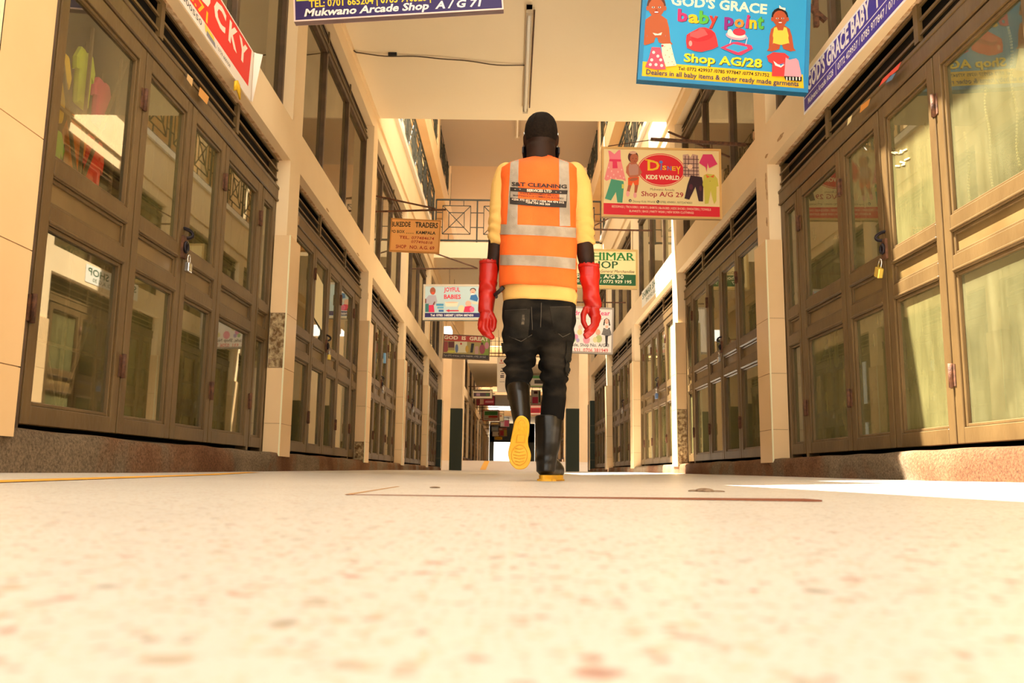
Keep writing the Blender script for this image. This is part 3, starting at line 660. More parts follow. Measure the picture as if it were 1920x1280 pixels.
s.pic('icon', [('1c1a1a', ell(528, 858, 20, 21)), ('f4e4bc', R4(526, 850, 532, 876)), ('f4e4bc', R4(520, 856, 540, 861)), ('1c1a1a', ell(912, 873, 20, 21)), ('f4e4bc', [(902, 862), (908, 860), (912, 872), (922, 880), (920, 886), (906, 880)])])
s.text('BEDDINGS | TROUSERS | SKIRTS | SHIRTS | BLOUSES | KIDS SHOES | SWEATERS | TOWELS', (275, 952), (1645, 998), 30, 'f6d8b8', .004)
s.text('BLANKETS | BAGS | PARTY WEAR | NEW BORN CLOTHINGS', (517, 1015), (1408, 1042), 30, 'f6d8b8', .004)
s.pic('printed_dress', [('f27a8c', [(225, 165), (255, 170), (310, 215), (365, 160), (392, 155), (400, 290), (242, 290)]), ('f28c88', [(240, 290), (402, 290), (470, 590), (410, 560), (250, 560), (200, 585), (170, 560)]), ('e82e5c', [(240, 283), (402, 288), (400, 318), (345, 318), (355, 410), (285, 412), (285, 318), (238, 312)])]+
    [('f8bcae', ell(x, y, 9, 14, 0, 7)) for x, y in ((230, 400), (270, 450), (220, 520), (300, 500), (360, 460), (410, 430), (390, 520), (440, 540), (330, 550), (260, 540))])
s.pic('printed_trousers', [('4a9a78', [(265, 560), (435, 590), (442, 650), (420, 885), (350, 882), (330, 740), (262, 855), (178, 830), (225, 690)]), ('d8d060', R4(412, 630, 442, 690))])
s.pic('printed_child', [('c06a48', [(520, 330), (610, 330), (650, 380), (690, 470), (660, 510), (590, 560), (520, 540), (470, 470), (475, 390)]), ('c08a78', [(520, 340), (540, 360), (620, 350), (645, 400), (640, 500), (520, 510), (505, 420)]),
    ('f05a1e', [(500, 540), (650, 530), (645, 640), (590, 650), (570, 600), (545, 655), (497, 640)]), ('b85a3a', [(500, 640), (545, 650), (520, 735), (478, 740)]), ('b85a3a', [(590, 645), (640, 640), (618, 750), (585, 750)]), ('f2a8a0', ell(495, 765, 24, 40)), ('f2a8a0', ell(595, 785, 24, 38)),
    ('5a2a1a', ell(568, 255, 72, 82)), ('b4603c', ell(582, 278, 58, 70)), ('d8a890', ell(565, 195, 50, 20)), ('3a1d10', ell(565, 275, 7, 5, 0, 8)), ('3a1d10', ell(610, 280, 7, 5, 0, 8)), ('a03028', ell(592, 315, 16, 6, 0, 8)), ('b4603c', ell(575, 565, 60, 22, -10))])
pl = [('c8a08c', [(1255, 225), (1330, 215), (1360, 260), (1390, 215), (1465, 230), (1480, 430), (1490, 540), (1300, 530), (1258, 510), (1262, 400)])]
for x in (1285, 1330, 1400, 1445): pl.append(('5a3434', R4(x, 240, x+10, 525)))
for y in (280, 340, 395, 440, 490): pl.append(('5a3434', R4(1262, y, 1478, y+10, .03)))
pl.append(('f0c8a4', ell(1355, 390, 34, 34)))
s.pic('printed_checked_shirt', pl)
s.pic('printed_dark_trousers', [('341622', [(1365, 510), (1520, 535), (1540, 640), (1535, 872), (1475, 868), (1430, 670), (1345, 845), (1278, 830), (1320, 640)]), ('5a2030', ell(1370, 670, 24, 40)), ('5a2030', ell(1500, 690, 20, 36))])
s.pic('printed_shorts', [('d8386c', [(1535, 220), (1660, 220), (1735, 355), (1620, 410), (1598, 340), (1585, 470), (1572, 400), (1480, 340)])])
s.pic('printed_sleepsuit', [('ccc04c', [(1545, 510), (1590, 490), (1690, 500), (1735, 560), (1750, 660), (1722, 668), (1720, 860), (1690, 910), (1670, 850), (1640, 720), (1610, 900), (1560, 905), (1548, 700), (1528, 640)]), ('e06a30', [(1570, 495), (1630, 530), (1690, 500), (1680, 545), (1630, 525), (1590, 550)]), ('4a3a20', ell(1632, 590, 6, 5, 0, 6))])
# 3 -- purple shop board, top left
k = crop(500, 0, 3.2)
s = Sign('hanging_sign', 'dark purple hanging board with white slanted lettering, cut off at the top left', ('Y', 5.5), k, (165, 132), (1422, 58), (1422, -340), (170, -300), '2c1a58', 'e6c8c0', .010, .05)
s.text('Mukwano Arcade Shop  A / G 71', (225, 100), (1280, 38), 46, 'efe4dc', .03, ital=.25)
s.text('TEL: 0701 665204 | 0783 910328 |', (255, 45), (985, 3), 44, 'f0cc20', .02)
s.pic('green_band', [('c4cc34', [(178, 8), (1420, -66), (1420, -330), (178, -280)])])
# 4 -- hand-lettered wooden board
k = crop(720, 400, 16)
s = Sign('hanging_sign', 'small orange wooden board with hand-painted black and red lettering, on the left', ('Y', 10.4), k, (150, 1130), (1650, 1200), (1660, 190), (195, 155), 'f4b468', 'c88a40', .014, .03)
s.text('BUKEDDE', (220, 395), (795, 402), 150, '2c2418', .03); s.text('TRADERS', (935, 415), (1615, 445), 160, '2c2418', .03)
s.text('PO BOX', (210, 582), (620, 590), 90, '2c2418', .02); s.text('....', (660, 600), (890, 605), 90, '7a5020', .02); s.text('KAMPALA', (960, 615), (1545, 640), 95, '2c2418', .03)
s.text('TEL.', (455, 750), (760, 768), 85, 'b02418', .02); s.text('077484674', (820, 770), (1495, 800), 85, 'b02418', .01, ital=.1); s.text('077496818', (810, 885), (1445, 922), 80, 'b02418', .01, ital=.1)
s.text('SHOP', (350, 1040), (665, 1048), 105, 'b02418', .02); s.text('NO. A.G. 69', (770, 1058), (1505, 1092), 100, 'b02418', .02)
# 5 -- JOYFUL BABIES
k = crop(780, 520, 7.527)
s = Sign('hanging_sign', 'pale blue lightbox sign with printed babies and red arrow, left of left glove', ('Y', 14.6), k, (95, 600), (1015, 602), (1012, 100), (85, 95), 'c4dce0', 'd8cbb4', .035, .10)
s.pic('blue_strip', [('2c2468', R4(100, 500, 1005, 562))]); s.text('Tel: 0782 168387 | 0704 087450', (202, 548), (810, 550), 32, 'f6f2f0', .03)
s.text('JOYFUL', (395, 200), (622, 202), 62, 'e23048', .03); s.text('BABIES', (395, 302), (632, 304), 62, 'e23048', .03)
s.pic('red_arrow', [('e03048', [(415, 468), (470, 448), (470, 460), (605, 460), (605, 478), (470, 478), (470, 490)])])
s.pic('printed_boy', [('a85c3c', ell(237, 190, 40, 52)), ('e05a3a', ell(240, 222, 25, 22)), ('b8b4c0', [(180, 250), (280, 250), (300, 340), (270, 390), (150, 380), (140, 300)]), ('7a4030', R4(120, 300, 145, 365)), ('7a4030', [(235, 380), (262, 335), (272, 345), (255, 390)]), ('3a7a7a', R4(130, 370, 180, 488)), ('e0305c', [(180, 390), (250, 385), (262, 490), (180, 490)])])
s.pic('printed_toys', [('4a9ac8', R4(285, 370, 390, 400)), ('70b8d8', R4(300, 410, 390, 440)), ('3a6ab0', R4(320, 455, 390, 485)), ('f0ead0', [(405, 345), (600, 345), (580, 410), (420, 410)]), ('f0c8a8', ell(500, 352, 90, 10)), ('e8e0b0', ell(640, 440, 45, 50))])
s.pic('printed_babies', [('2a2430', ell(805, 180, 42, 32)), ('f0b8a0', ell(803, 198, 36, 38)), ('a02030', ell(803, 215, 9, 9, 0, 8)), ('f4f0ec', ell(800, 245, 28, 26)), ('3a7ab8', [(775, 250), (850, 240), (880, 300), (860, 340), (760, 310)]), ('f0b8a0', ell(738, 370, 42, 42)), ('e0305c', [(690, 410), (785, 400), (790, 490), (670, 490)]), ('e8709a', ell(790, 450, 35, 40)), ('e8dcc0', [(780, 340), (870, 345), (880, 380), (800, 375)])])
# 6 -- GOD IS GREAT
s = Sign('hanging_sign', 'dull brownish hanging sign with red headline and clothing pictures, below left glove', ('Y', 18.7), k, (370, 1135), (1035, 1170), (1050, 830), (385, 795), '9a8850', '6a5238', .02, .06)
s.pic('red_band', [('a8342a', R4(388, 800, 1020, 890, .05))]); s.pic('green_side', [('7a8a34', [(925, 830), (1048, 835), (1035, 1120), (915, 1110)])])
s.text('GOD  IS  GREAT', (392, 868), (1025, 900), 52, 'dcd0b0', .035)
s.pic('black_strip', [('2a2226', [(370, 1068), (1038, 1100), (1034, 1160), (370, 1128)])]); s.text('Tel: 0772 414166 | 0774 908098 | 0782 201562', (390, 1112), (985, 1135), 26, 'b8aca0', .0)
s.pic('printed_clothes', [('8a3a3a', R4(385, 900, 450, 1050)), ('5a2a28', R4(455, 905, 540, 990)), ('c8c0a0', R4(545, 905, 720, 1060)), ('5a6a8a', ell(575, 1000, 22, 60)), ('b03a34', ell(636, 935, 14, 16)), ('b8923a', ell(720, 1010, 24, 50)), ('1e1a1c', [(780, 930), (822, 932), (800, 1060), (765, 1060)]), ('b08a80', R4(830, 970, 880, 1080)), ('8a3a48', ell(935, 1010, 40, 70)), ('b87880', ell(1000, 960, 30, 50)), ('4a2a24', ell(932, 935, 16, 18)), ('b8b040', ell(500, 1045, 60, 18))])
# 7 -- green lettered shop sign behind the right arm
k = crop(1060, 450, 5.565)
s = Sign('hanging_sign', 'cream sign with green lettering and green band, half hidden behind right arm', ('Y', 11.8), k, (-10, 492), (757, 508), (755, 105), (0, 82), 'f0dda8', 'c8ab70', .03, .08)
for q in (-3, 0, 3):
    s.text('SHIMAR', (215+q, 205), (719+q, 214), 80, '1c7a3a', 0); s.text('SHOP', (215+q, 290), (547+q, 296), 74, '1c5a34', 0)
sl_ = []
for x in (312, 352, 375, 402, 425, 470, 545, 560, 612, 655, 700): sl_ += [('1c7a3a', R4(x-8, 200+x*.012, x+26, 206+x*.012)), ]
for x in (312, 352, 375, 425, 545, 650): sl_ += [('1c7a3a', R4(x-8, 130+x*.012, x+26, 135+x*.012))]
s.pic('serif', sl_)
s.text('Dealers in & General Merchandise', (145, 335), (718, 345), 30, '4a3a24', .0, ital=.25)
s.pic('green_band', [('1c5a34', [(60, 345), (740, 362), (738, 478), (60, 462)])]); s.text('Shop No. A/G 30', (110, 392), (608, 405), 40, 'f4ecd0', .02); s.text('07          9 / 0772 929 195', (120, 440), (690, 453), 32, 'f4ecd0', .015)
s.pic('red_corner', [('c83024', [(60, 232), (125, 236), (125, 262), (60, 258)])])
# 8 -- children's wear
s = Sign('hanging_sign', "white children's wear sign with printed girl in black spotted dress, behind right glove", ('Y', 14.6), k, (-150, 1165), (495, 1192), (500, 702), (-150, 685), 'ece4dc', 'a89c90', .03, .08)
s.text("Children's Wear", (-30, 780), (468, 786), 48, 'e0307c', .015); s.text('...sic ............. for', (60, 822), (395, 832), 24, '8a8a8a', 0)
s.text('Arcade, Shop No. A/G 3', (-5, 1105), (455, 1115), 34, '2a2a2a', .012); s.text('07  531, 0706 381949', (10, 1165), (445, 1172), 40, 'd83a3a', .012)
s.pic('printed_girl', [('2a1a18', [(405, 830), (430, 812), (458, 830), (470, 890), (455, 893), (450, 850), (415, 850), (408, 890), (395, 888)]), ('e8b8a0', ell(432, 848, 20, 28)), ('d05050', ell(432, 864, 7, 3, 0, 8)), ('2e2a2c', [(400, 915), (435, 930), (462, 912), (485, 990), (440, 1005), (378, 985)]), ('3a3436', [(415, 1000), (445, 1000), (438, 1110), (420, 1110)]), ('e8b8a0', R4(418, 890, 446, 918))]+[('e8e2da', ell(x, y, 4, 4, 0, 6)) for x in range(392, 480, 14) for y in range(932, 990, 14)])
s.pic('printed_toys', [(c, ell(x, y, r, r*1.2, 0, 10)) for x, y, r, c in ((155, 910, 22, 'e8c0b8'), (150, 960, 26, 'e0d090'), (110, 1010, 24, 'd890b0'), (90, 1040, 18, 'a0c090'), (340, 960, 26, 'e8b090'), (350, 1030, 34, 'b8c080'), (310, 1040, 24, 'e0d8a0'), (220, 1040, 36, 'e898a8'), (130, 1045, 18, 'b0a0c8'))])
# 9 -- red fascia banner
k = crop(300, 0, 6.4)
s = Sign('wall_banner', 'red banner with big white letters on the left fascia, its end peeling', ('L', WL+.004), k, (WL+.004, 3.2, 2.395), (WL+.004, 5.24, 2.395), (WL+.004, 5.24, 2.735), (WL+.004, 3.2, 2.735), 'ece0d4', None, th=.004, cat='banner')
def B(y, z): q = Vector((WL, y, z))-s.o; return q.dot(s.u), q.dot(s.v)
zz = 2.40
print('lucky', s.W, s.H, s.o[:], s.u[:])
s.pic('red_field', [('e8302c', [(.05, .072), (s.W-.07, .072), (s.W-.045, s.H-.01), (.05, s.H-.01)])], raw=True)
Yu = lambda y, z: ((Vector((WL, y, z))-s.o).dot(s.u), (Vector((WL, y, z))-s.o).dot(s.v))
for ch, ya, yb in (('L', 4.03, 4.15), ('U', 4.22, 4.44), ('C', 4.50, 4.70), ('K', 4.76, 4.92), ('Y', 4.94, 5.11)): s.text(ch, Yu(ya, 2.565), Yu(yb, 2.562), .135, 'f4e4d4', .045, raw=True)
s.text('A/G.71', Yu(3.88, 2.482), Yu(4.42, 2.478), .066, 'f4c020', .015, raw=True)
s.text('0753 600550', Yu(3.85, 2.42), Yu(4.34, 2.42), .03, '4a4650', 0, raw=True); s.text('/ 0759 600159', Yu(4.58, 2.42), Yu(4.82, 2.416), .022, '4a4650', 0, raw=True)
s.pic('printed_bag', [('e8d050', [Yu(4.40, 2.425), Yu(4.55, 2.42), Yu(4.53, 2.46), Yu(4.38, 2.465)]), ('8a8490', [Yu(4.42, 2.412), Yu(4.57, 2.41), Yu(4.55, 2.435), Yu(4.42, 2.44)])], raw=True)
pe = MB(); n_ = 8; vs = []
for i in range(n_+1):
    for j in range(3):
        t = i/n_; vs.append(s._pt(s.W-.005+.03*j/2, s.H*(.02+.98*t), .004+.03*(j/2)**2*t*1.6))
pe.add(vs, [(i*3+j, i*3+j+1, i*3+j+4, i*3+j+3) for i in range(n_) for j in (0, 1)], flat('ece0d4'), True); tag(pe.build('curled_edge', s.root), 'curled white end of the banner')
# 10 -- purple fascia banner
k = crop(1500, 0, 5.818)
s = Sign('wall_banner', 'purple banner with white lettering along the right fascia above the nearest louvres', ('R', WR-.004), k, (WR-.004, 5.39, 2.42), (WR-.004, 3.4, 2.355), (WR-.004, 3.4, 2.61), (WR-.004, 5.39, 2.675), 'f0ecf0', None, th=.004, cat='banner')
W_, H_ = s.W, s.H; print('gg', W_, H_, s.o[:], s.u[:])
s.pic('purple_field', [('44309a', [(.018, .012), (W_-.01, .012), (W_-.01, H_-.014), (.018, H_-.014)])], raw=True)
Yv = lambda y, z: ((Vector((WR, y, z))-s.o).dot(s.u), (Vector((WR, y, z))-s.o).dot(s.v))
s.text("GOD'S GRACE BABY", Yv(5.305, 2.542), Yv(4.315, 2.516), .116, 'f2ecec', .035, raw=True); s.text('POINT', Yv(4.235, 2.514), Yv(3.9, 2.505), .116, 'f2ecec', .035, raw=True)
q0, q1 = Yv(5.37, 2.517), Yv(3.95, 2.486)
s.pic('rule', [('f0e8f0', [q0, q1, (q1[0], q1[1]+.006), (q0[0], q0[1]+.006)])], raw=True)
s.text('Mukwano Arcade AG28', Yv(5.30, 2.455), Yv(4.86, 2.444), .042, 'f2ecec', .015, raw=True); q0, q1 = Yv(4.822, 2.42), Yv(4.815, 2.50); s.pic('rule', [('f0e8f0', [q0, (q0[0]+.006, q0[1]), (q1[0]+.006, q1[1]), q1])], raw=True)
s.text('0772 429937 / 0785 977847 / 0774 571752', Yv(4.79, 2.437), Yv(3.80, 2.415), .044, 'f2ecec', .02, raw=True)
# 11 -- white fascia banner
k = lambda x, y: (x, y)
s = Sign('wall_banner', 'white banner with green lettering on the right fascia beyond the sunlit pillar', ('R', WR-.004), k, (1203.5, 577), (1238, 541), (1237, 509), (1205, 545), 'f2efe4', None, th=.004, cat='banner')
s.text('SHIMAR SHOP', (.06, s.H*.46), (s.W-.06, s.H*.46), s.H*.40, '2a5a3a', .02, raw=True); s.text('SHOP NO: A.G 30', (s.W*.25, s.H*.12), (s.W-.2, s.H*.12), s.H*.22, '2a5a3a', .01, raw=True)
# 12 -- distant signs: (label, Y, x0,y0,x1,y1, board, frame, polys)
FARS = [
 ('white vertical notice banner hanging far down the arcade, beside the left leg', 27.3, 932, 735, 956, 669, 'f2efe6', None, [('c83a34', (939, 678, 941, 674)), ('c83a34', (936, 681, 945, 680)), ('3a3a44', (940, 691, 945, 689.5)), ('3a3a44', (938, 697, 945, 695)), ('3a3a44', (940, 701, 945, 699.5)), ('3a3a44', (938, 705, 945, 703)), ('3a3a44', (938, 708, 945, 706)), ('8a8a90', (937, 716, 946, 715))]),
 ('small white hanging sign with a dark photo strip, far left', 34, 885, 747.5, 923.5, 730, 'f0e4c4', '8a7a58', [('5a4450', (888, 743, 919, 736)), ('b08a9a', (893, 742, 900, 737)), ('4a6a48', (911, 742, 917, 737)), ('4a4238', (888, 733.5, 919, 731.5))]),
 ('small red hanging sign below the white one, far left', 37, 893, 760, 928, 742, 'b8283c', '5a1820', [('d8a888', (899, 758, 907, 748)), ('8a2a2a', (895, 757, 900, 746)), ('f0a0a8', (910, 755, 925, 751))]),
 ('cream hanging sign with red border and green and red words, far left', 41, 905, 789, 936, 768, 'f0e4c4', 'd0503c', [('4a9a3c', (909, 778, 933, 771)), ('d84a34', (916, 783, 933, 779)), ('c89a7a', (908, 785, 930, 784))]),
 ('pale beige hanging sign just right of the red-bordered one', 44, 936, 790, 945, 775, 'd8c49a', '8a7a58', [('b05a3c', (937, 781, 941, 778))]),
 ('narrow brown hanging sign far down the arcade', 47, 919, 797, 938, 790.5, '6a4a20', '4a3418', [('a88a40', (922, 795, 934, 793))]),
 ('pink and white hanging sign far down the arcade', 50, 938, 800, 955, 787, 'f0c4cc', 'b8a8a0', [('e86a8c', (946, 799, 954, 788)), ('f4eee8', (939, 798, 944, 793))]),
 ('grey hanging sign far down the arcade', 52, 921, 809, 935, 799, 'a8b0b4', '7a7a78', [('c8ccc8', (923, 806, 933, 802))]),
 ('colourful red and yellow hanging sign far down the arcade', 54, 935, 818, 951, 801, 'd8806a', '8a5a4a', [('e0c860', (945, 817, 950, 806)), ('e04a50', (938, 816, 944, 808)), ('f0d8cc', (936, 806, 942, 803))]),
 ('white hanging sign with dark mark far down the arcade', 56, 923, 818, 940, 807, 'f0ece4', 'b8b0a8', [('4a4a50', (934, 815, 937, 811))]),
 ('yellow hanging sign, lowest and farthest down the arcade', 58, 928, 824, 942, 818.5, 'f0c020', 'c89a18', [('b88a10', (931, 822.5, 939, 820.5))]),
 ('white and green hanging sign seen between the legs', 36, 994, 726, 1019, 703, 'f0ece0', 'b8b8a8', [('6ab06a', (995, 709, 1018, 704)), ('4a4a50', (1002, 719, 1018, 712)), ('8ac04a', (995, 725, 1018, 723))]),
 ('white and pink hanging sign with a letter B, seen between the legs', 40, 996, 758, 1014, 731, 'f2ece4', 'c8b8b0', [('e84a78', (998, 756, 1009, 744)), ('5a3038', (1001, 738, 1008, 733)), ('4a6a3c', (1010, 754, 1014, 733))]),
 ('red striped hanging sign low between the legs', 44, 994, 778, 1015, 759, 'd8483c', 'a83a30', [('f0c8b0', (995, 764, 1014, 760)), ('f4e0d0', (995, 777, 1014, 774)), ('b02a38', (996, 773, 1012, 766))])]
for lab, Y, x0, y0, x1, y1, bd, fr_, ps in FARS:
    s = Sign('hanging_sign', lab, ('Y', Y), None, (x0, y0), (x1, y0), (x1, y1), (x0, y1), bd, fr_, .03, .06, group=None)
    s.pic('printing', [(c, [(a, b), (c2, b), (c2, d), (a, d)]) for c, (a, b, c2, d) in ps])
    m = MB(); xw = (WL if s.o.x+s.W/2 < .1 else WR)-s.o.x; hz = s.H+.12
    m.bar((xw, 0, hz), ((s.W if xw < 0 else 0), 0, hz), .03, RUST)
    for u in (.1*s.W, .9*s.W): m.bar((u, -.02, s.H-.02), (u, -.02, hz+.01), .015, RUST)
    m.build('hanger', s.root)

# ---- brackets that carry the signs
def bracket(label, bars, wires=()):
    m = MB()
    for a, b, r in bars: m.bar(a, b, r, RUST)
    for a, b in wires: m.tube([a, b], .004, RUST, 5)
    return tag(m.build('sign_bracket'), label, 'bracket')
bracket('dark iron bracket arm behind the blue sign, reaching to the right wall', [(at_depth(1490, -12, 5.08), Vector((WR+.05, 5.08, 2.92)), .028), ((WR-.01, 5.08, 2.88), (WR-.01, 5.08, 3.25), .03)], [(Vector((1.60, 4.99, 3.05)), at_depth(1490, -12, 5.08))])
P7 = lambda x, y: at_depth(x, y, 7.1)
bracket('rusty iron bars carrying the cream clothing sign, fixed to right wall', [(P7(1220, 261), Vector((WR+.09, 7.1, P7(1360, 271).z)), .025), (P7(1238, 260), Vector((WR+.09, 7.6, P7(1360, 240).z+.05)), .016), (P7(1253, 247), Vector((WR+.05, 7.5, P7(1300, 262).z)), .014)], [(P7(1335, 282), P7(1335, 268)), (P7(1140, 274), P7(1222, 262))])
P10 = lambda x, y: at_depth(x, y, 10.4)
bracket('rusty iron bars carrying the orange wooden board, fixed to left wall', [(Vector((WL-.05, 10.4, P10(720, 397).z)), P10(836, 393), .02), (Vector((WL-.05, 10.4, P10(722, 367).z)), P10(816, 391), .018)], [(P10(742, 410), P10(742, 395)), (P10(810, 411), P10(810, 394))])
P14 = lambda x, y: at_depth(x, y, 14.6)
bracket('thin iron stays above the pale blue lightbox on the left', [(Vector((WL-.05, 14.6, P14(775, 504).z)), P14(896, 503), .02), (Vector((WL-.05, 14.6, P14(775, 460).z)), P14(894, 502), .02)], [(P14(843, 532), P14(843, 504)), (P14(852, 532), P14(852, 524))])
P11 = lambda x, y: at_depth(x, y, 11.8)
bracket('thin iron bar above the green lettered sign on the right', [(P11(1112, 430), Vector((WR+.05, 11.8, P11(1205, 432).z)), .02), (P11(1112, 424), Vector((WR+.05, 11.8, P11(1205, 400).z+.25)), .016)], [(P11(1186, 469), P11(1186, 431))])
P18 = lambda x, y: at_depth(x, y, 18.7)
bracket('thin stays above the dull brownish sign on the left', [(Vector((WL-.05, 18.7, P18(820, 600).z)), P18(850, 600), .025)], [(P18(833, 626), P18(838, 600)), (P18(862, 628), P18(845, 600))])
bracket("rusty bar carrying the children's wear sign, fixed to right wall", [(P14(1040, 566), Vector((WR+.05, 14.64, P14(1150, 566).z)), .02)], [(P14(1060, 575)+Vector((0, .04, 0)), P14(1060, 566)+Vector((0, .04, 0))), (P14(1140, 576)+Vector((0, .04, 0)), P14(1140, 566)+Vector((0, .04, 0)))])
bracket('thin wires holding the white vertical notice banner under the bridge', [], [(at_depth(934, 669.5, 27.33), Vector((at_depth(934, 669, 27.3).x, 27.33, 4.65))), (at_depth(954, 669.5, 27.33), Vector((at_depth(954, 669, 27.3).x, 27.33, 4.65)))])

# ------------------------------------------------------------ the walking man, seen from behind
from mathutils.bvhtree import BVHTree
YM = 3.97
def PM(px, py, dy=0): return at_depth(px, py, YM+dy)
def sring(c, a, b, n=36, e=2.6, slope=0, tilt=0):
    out = []
    for i in range(n):
        t = 2*PI*i/n; ct, st = math.cos(t), math.sin(t)
        x = a*math.copysign(abs(ct)**(2/e), ct); y = b*math.copysign(abs(st)**(2/e), st)
        out.append(Vector((c[0]+x, c[1]+y, c[2]-slope*x+tilt*y)))
    return out
def pring(xl, xr, py, b, dy=0, n=36, e=2.6, slope=0, grow=0, tilt=0):
    A = PM(xl, py, dy); B_ = PM(xr, py, dy); z_ = PM((xl+xr)/2, py, dy-b*.85).z
    return sring(((A.x+B_.x)/2, YM+dy, z_), (B_.x-A.x)/2+grow, b+grow, n, e, slope, tilt)
def finish(mb, name, parent, voxel=None, smooth=2, disp=None):
    o = mb.build(name, parent)
    if voxel:
        r = o.modifiers.new('r', 'REMESH'); r.mode = 'VOXEL'; r.voxel_size = voxel; r.use_smooth_shade = True
        if smooth: sm = o.modifiers.new('s', 'SMOOTH'); sm.iterations = smooth; sm.factor = .5
        dg = bpy.context.evaluated_depsgraph_get(); dg.update()
        me = bpy.data.meshes.new_from_object(o.evaluated_get(dg)); old = o.data; mats = list(old.materials)
        o.modifiers.clear(); o.data = me; bpy.data.meshes.remove(old); me.name = name
        me.materials.clear()
        for m in mats: me.materials.append(m)
    if disp:
        me = o.data; me.update()
        cs = [v.co.copy() for v in me.vertices]; ns = [v.normal.copy() for v in me.vertices]
        for v, c, n in zip(me.vertices, cs, ns): v.co = c+n*disp(c)
    o.data.polygons.foreach_set('use_smooth', [True]*len(o.data.polygons)); o.data.update()
    return o
def bvh_of(o): return BVHTree.FromPolygons([v.co.copy() for v in o.data.vertices], [tuple(p.vertices) for p in o.data.polygons])
CAMP = Vector((0, 0, CAM_H))
def hit(bvh, px, py, off):
    d = Vector(ray(px, py)).normalized(); h = bvh.ray_cast(CAMP, d)
    if h[0] is None: return None
    return h[0]+h[1]*off if h[1].dot(d) < 0 else h[0]-d*off
def skin_strip(bvh, name, parent, tl, tr, bl, br, nu, nv, m, off=.002, curve=0, label=None):
    b = MB(); vs = []; ok = []
    for j in range(nv+1):
        for i in range(nu+1):
            u, v = i/nu, j/nv
            x = (tl[0]*(1-u)+tr[0]*u)*(1-v)+(bl[0]*(1-u)+br[0]*u)*v; y = (tl[1]*(1-u)+tr[1]*u)*(1-v)+(bl[1]*(1-u)+br[1]*u)*v+curve*math.sin(PI*u)
            h = hit(bvh, x, y, off); ok.append(h is not None); vs.append(h or Vector((0, 0, 0)))
    fs = []
    for j in range(nv):
        for i in range(nu):
            q = (j*(nu+1)+i, j*(nu+1)+i+1, (j+1)*(nu+1)+i+1, (j+1)*(nu+1)+i)
            if all(ok[k_] for k_ in q): fs.append(q)
    b.add(vs, fs, m, True); return tag(b.build(name, parent), label)
def skin_text(bvh, parent, txt, L, R, h, m, bold=.02, off=.003, name='lettering', wave=0):
    vs, fs = text_geo(txt, bold, 2); x0 = min(v.x for v in vs); x1 = max(v.x for v in vs); y1 = .73
    pts = []; 
    for v in vs:
        u = (v.x-x0)/(x1-x0); px = L[0]+(R[0]-L[0])*u; py = L[1]+(R[1]-L[1])*u-v.y/y1*h+wave*math.sin(2*PI*u)
        pts.append(hit(bvh, px, py, off) or PM(px, py, -.13))
    b = MB(); b.add(pts, fs, m); b.build(name, parent, recalc=False)

SKIN = noisy('dark skin', (.019, .0085, .0048), (.032, .0135, .0072), 14, .55, .05, spec=.2)
HAIR = noisy('cropped hair', (.008, .005, .0032), (.020, .012, .007), 90, .75, .5, spec=.12)
def cloth(name, c1, c2, rough=.8, sc=5, sheen=0): 
    m = noisy(name, c1, c2, sc, rough, .25, bscale=350); return m
SHIRT = cloth('yellow cotton', (.70, .42, .11), (.80, .50, .15))
ORANGE = cloth('orange mesh', (.90, .125, .010), (.95, .165, .020), .7)
TAPE = cloth('silver tape', (.31, .25, .19), (.45, .38, .30), .38, 14)
JEANS = noisy('black denim', (.006, .005, .004), (.055, .043, .030), 4.5, .85, .3, (1, 1, 1.6), lo=.50, hi=.80, bscale=300, spec=.15)
GLOVE = noisy('red rubber', (.37, .008, .004), (.50, .014, .007), 8, .32, .08)
BOOT = noisy('black rubber', (.006, .0045, .003), (.020, .014, .007), 5, .28, .04)
SOLE = noisy('yellow rubber', (.80, .42, .02), (.90, .52, .05), 16, .5, .15)

man = empty('person', (PM(1010, 902).x, YM, 0), label='man walking away in orange safety vest, red gloves, black jeans and rubber boots', cat='person')
from mathutils import Matrix as _M
def own(o):
    o.parent = man; o.matrix_parent_inverse = _M.Translation(-man.location); return o
# --- body: one continuous surface
hx = PM(1014.5, 255).x
b = MB()
HR = [(1.530, .040, .045, .055), (1.548, .056, .070, .035), (1.575, .068, .082, .022), (1.61, .0735, .090, .012), (1.65, .0765, .097, .004), (1.69, .0775, .100, 0), (1.72, .073, .096, -.002), (1.745, .062, .084, -.004), (1.762, .046, .064, -.005), (1.773, .026, .038, -.005), (1.778, .008, .012, -.005)]
b.loft([sring((hx, YM+.015+dy, z), a, bb, 32, 2.15) for z, a, bb, dy in HR], SKIN)
b.loft([sring((hx, YM-.005, z), a, bb, 28, 2.1) for z, a, bb in ((1.44, .085, .075), (1.52, .074, .070), (1.56, .071, .068), (1.60, .070, .066), (1.63, .060, .058))], SKIN)
b.ball((hx, YM+.122, 1.640), (.017, .022, .024), SKIN); b.ball((hx, YM+.115, 1.665), (.011, .014, .026), SKIN)     # nose
for sx in (-1, 1):
    b.ball((hx+sx*.079, YM+.012, 1.648), (.009, .020, .031), SKIN); b.ball((hx+sx*.082, YM+.004, 1.655), (.007, .014, .018), SKIN)   # ears
    b.ball((hx+sx*.031, YM+.098, 1.678), (.020, .012, .010), SKIN)
b.ball((hx, YM+.112, 1.593), (.024, .010, .006), SKIN); b.ball((hx, YM+.110, 1.583), (.022, .011, .007), SKIN)   # lips
b.loft([pring(xl, xr, py, bb, 0, 28, 2.5) for xl, xr, py, bb in ((1000, 1030, 296, .05), (968, 1060, 306, .075), (952, 1074, 325, .095), (950, 1070, 400, .10), (950, 1066, 470, .09), (950, 1068, 560, .095), (955, 1065, 600, .09))], SKIN)
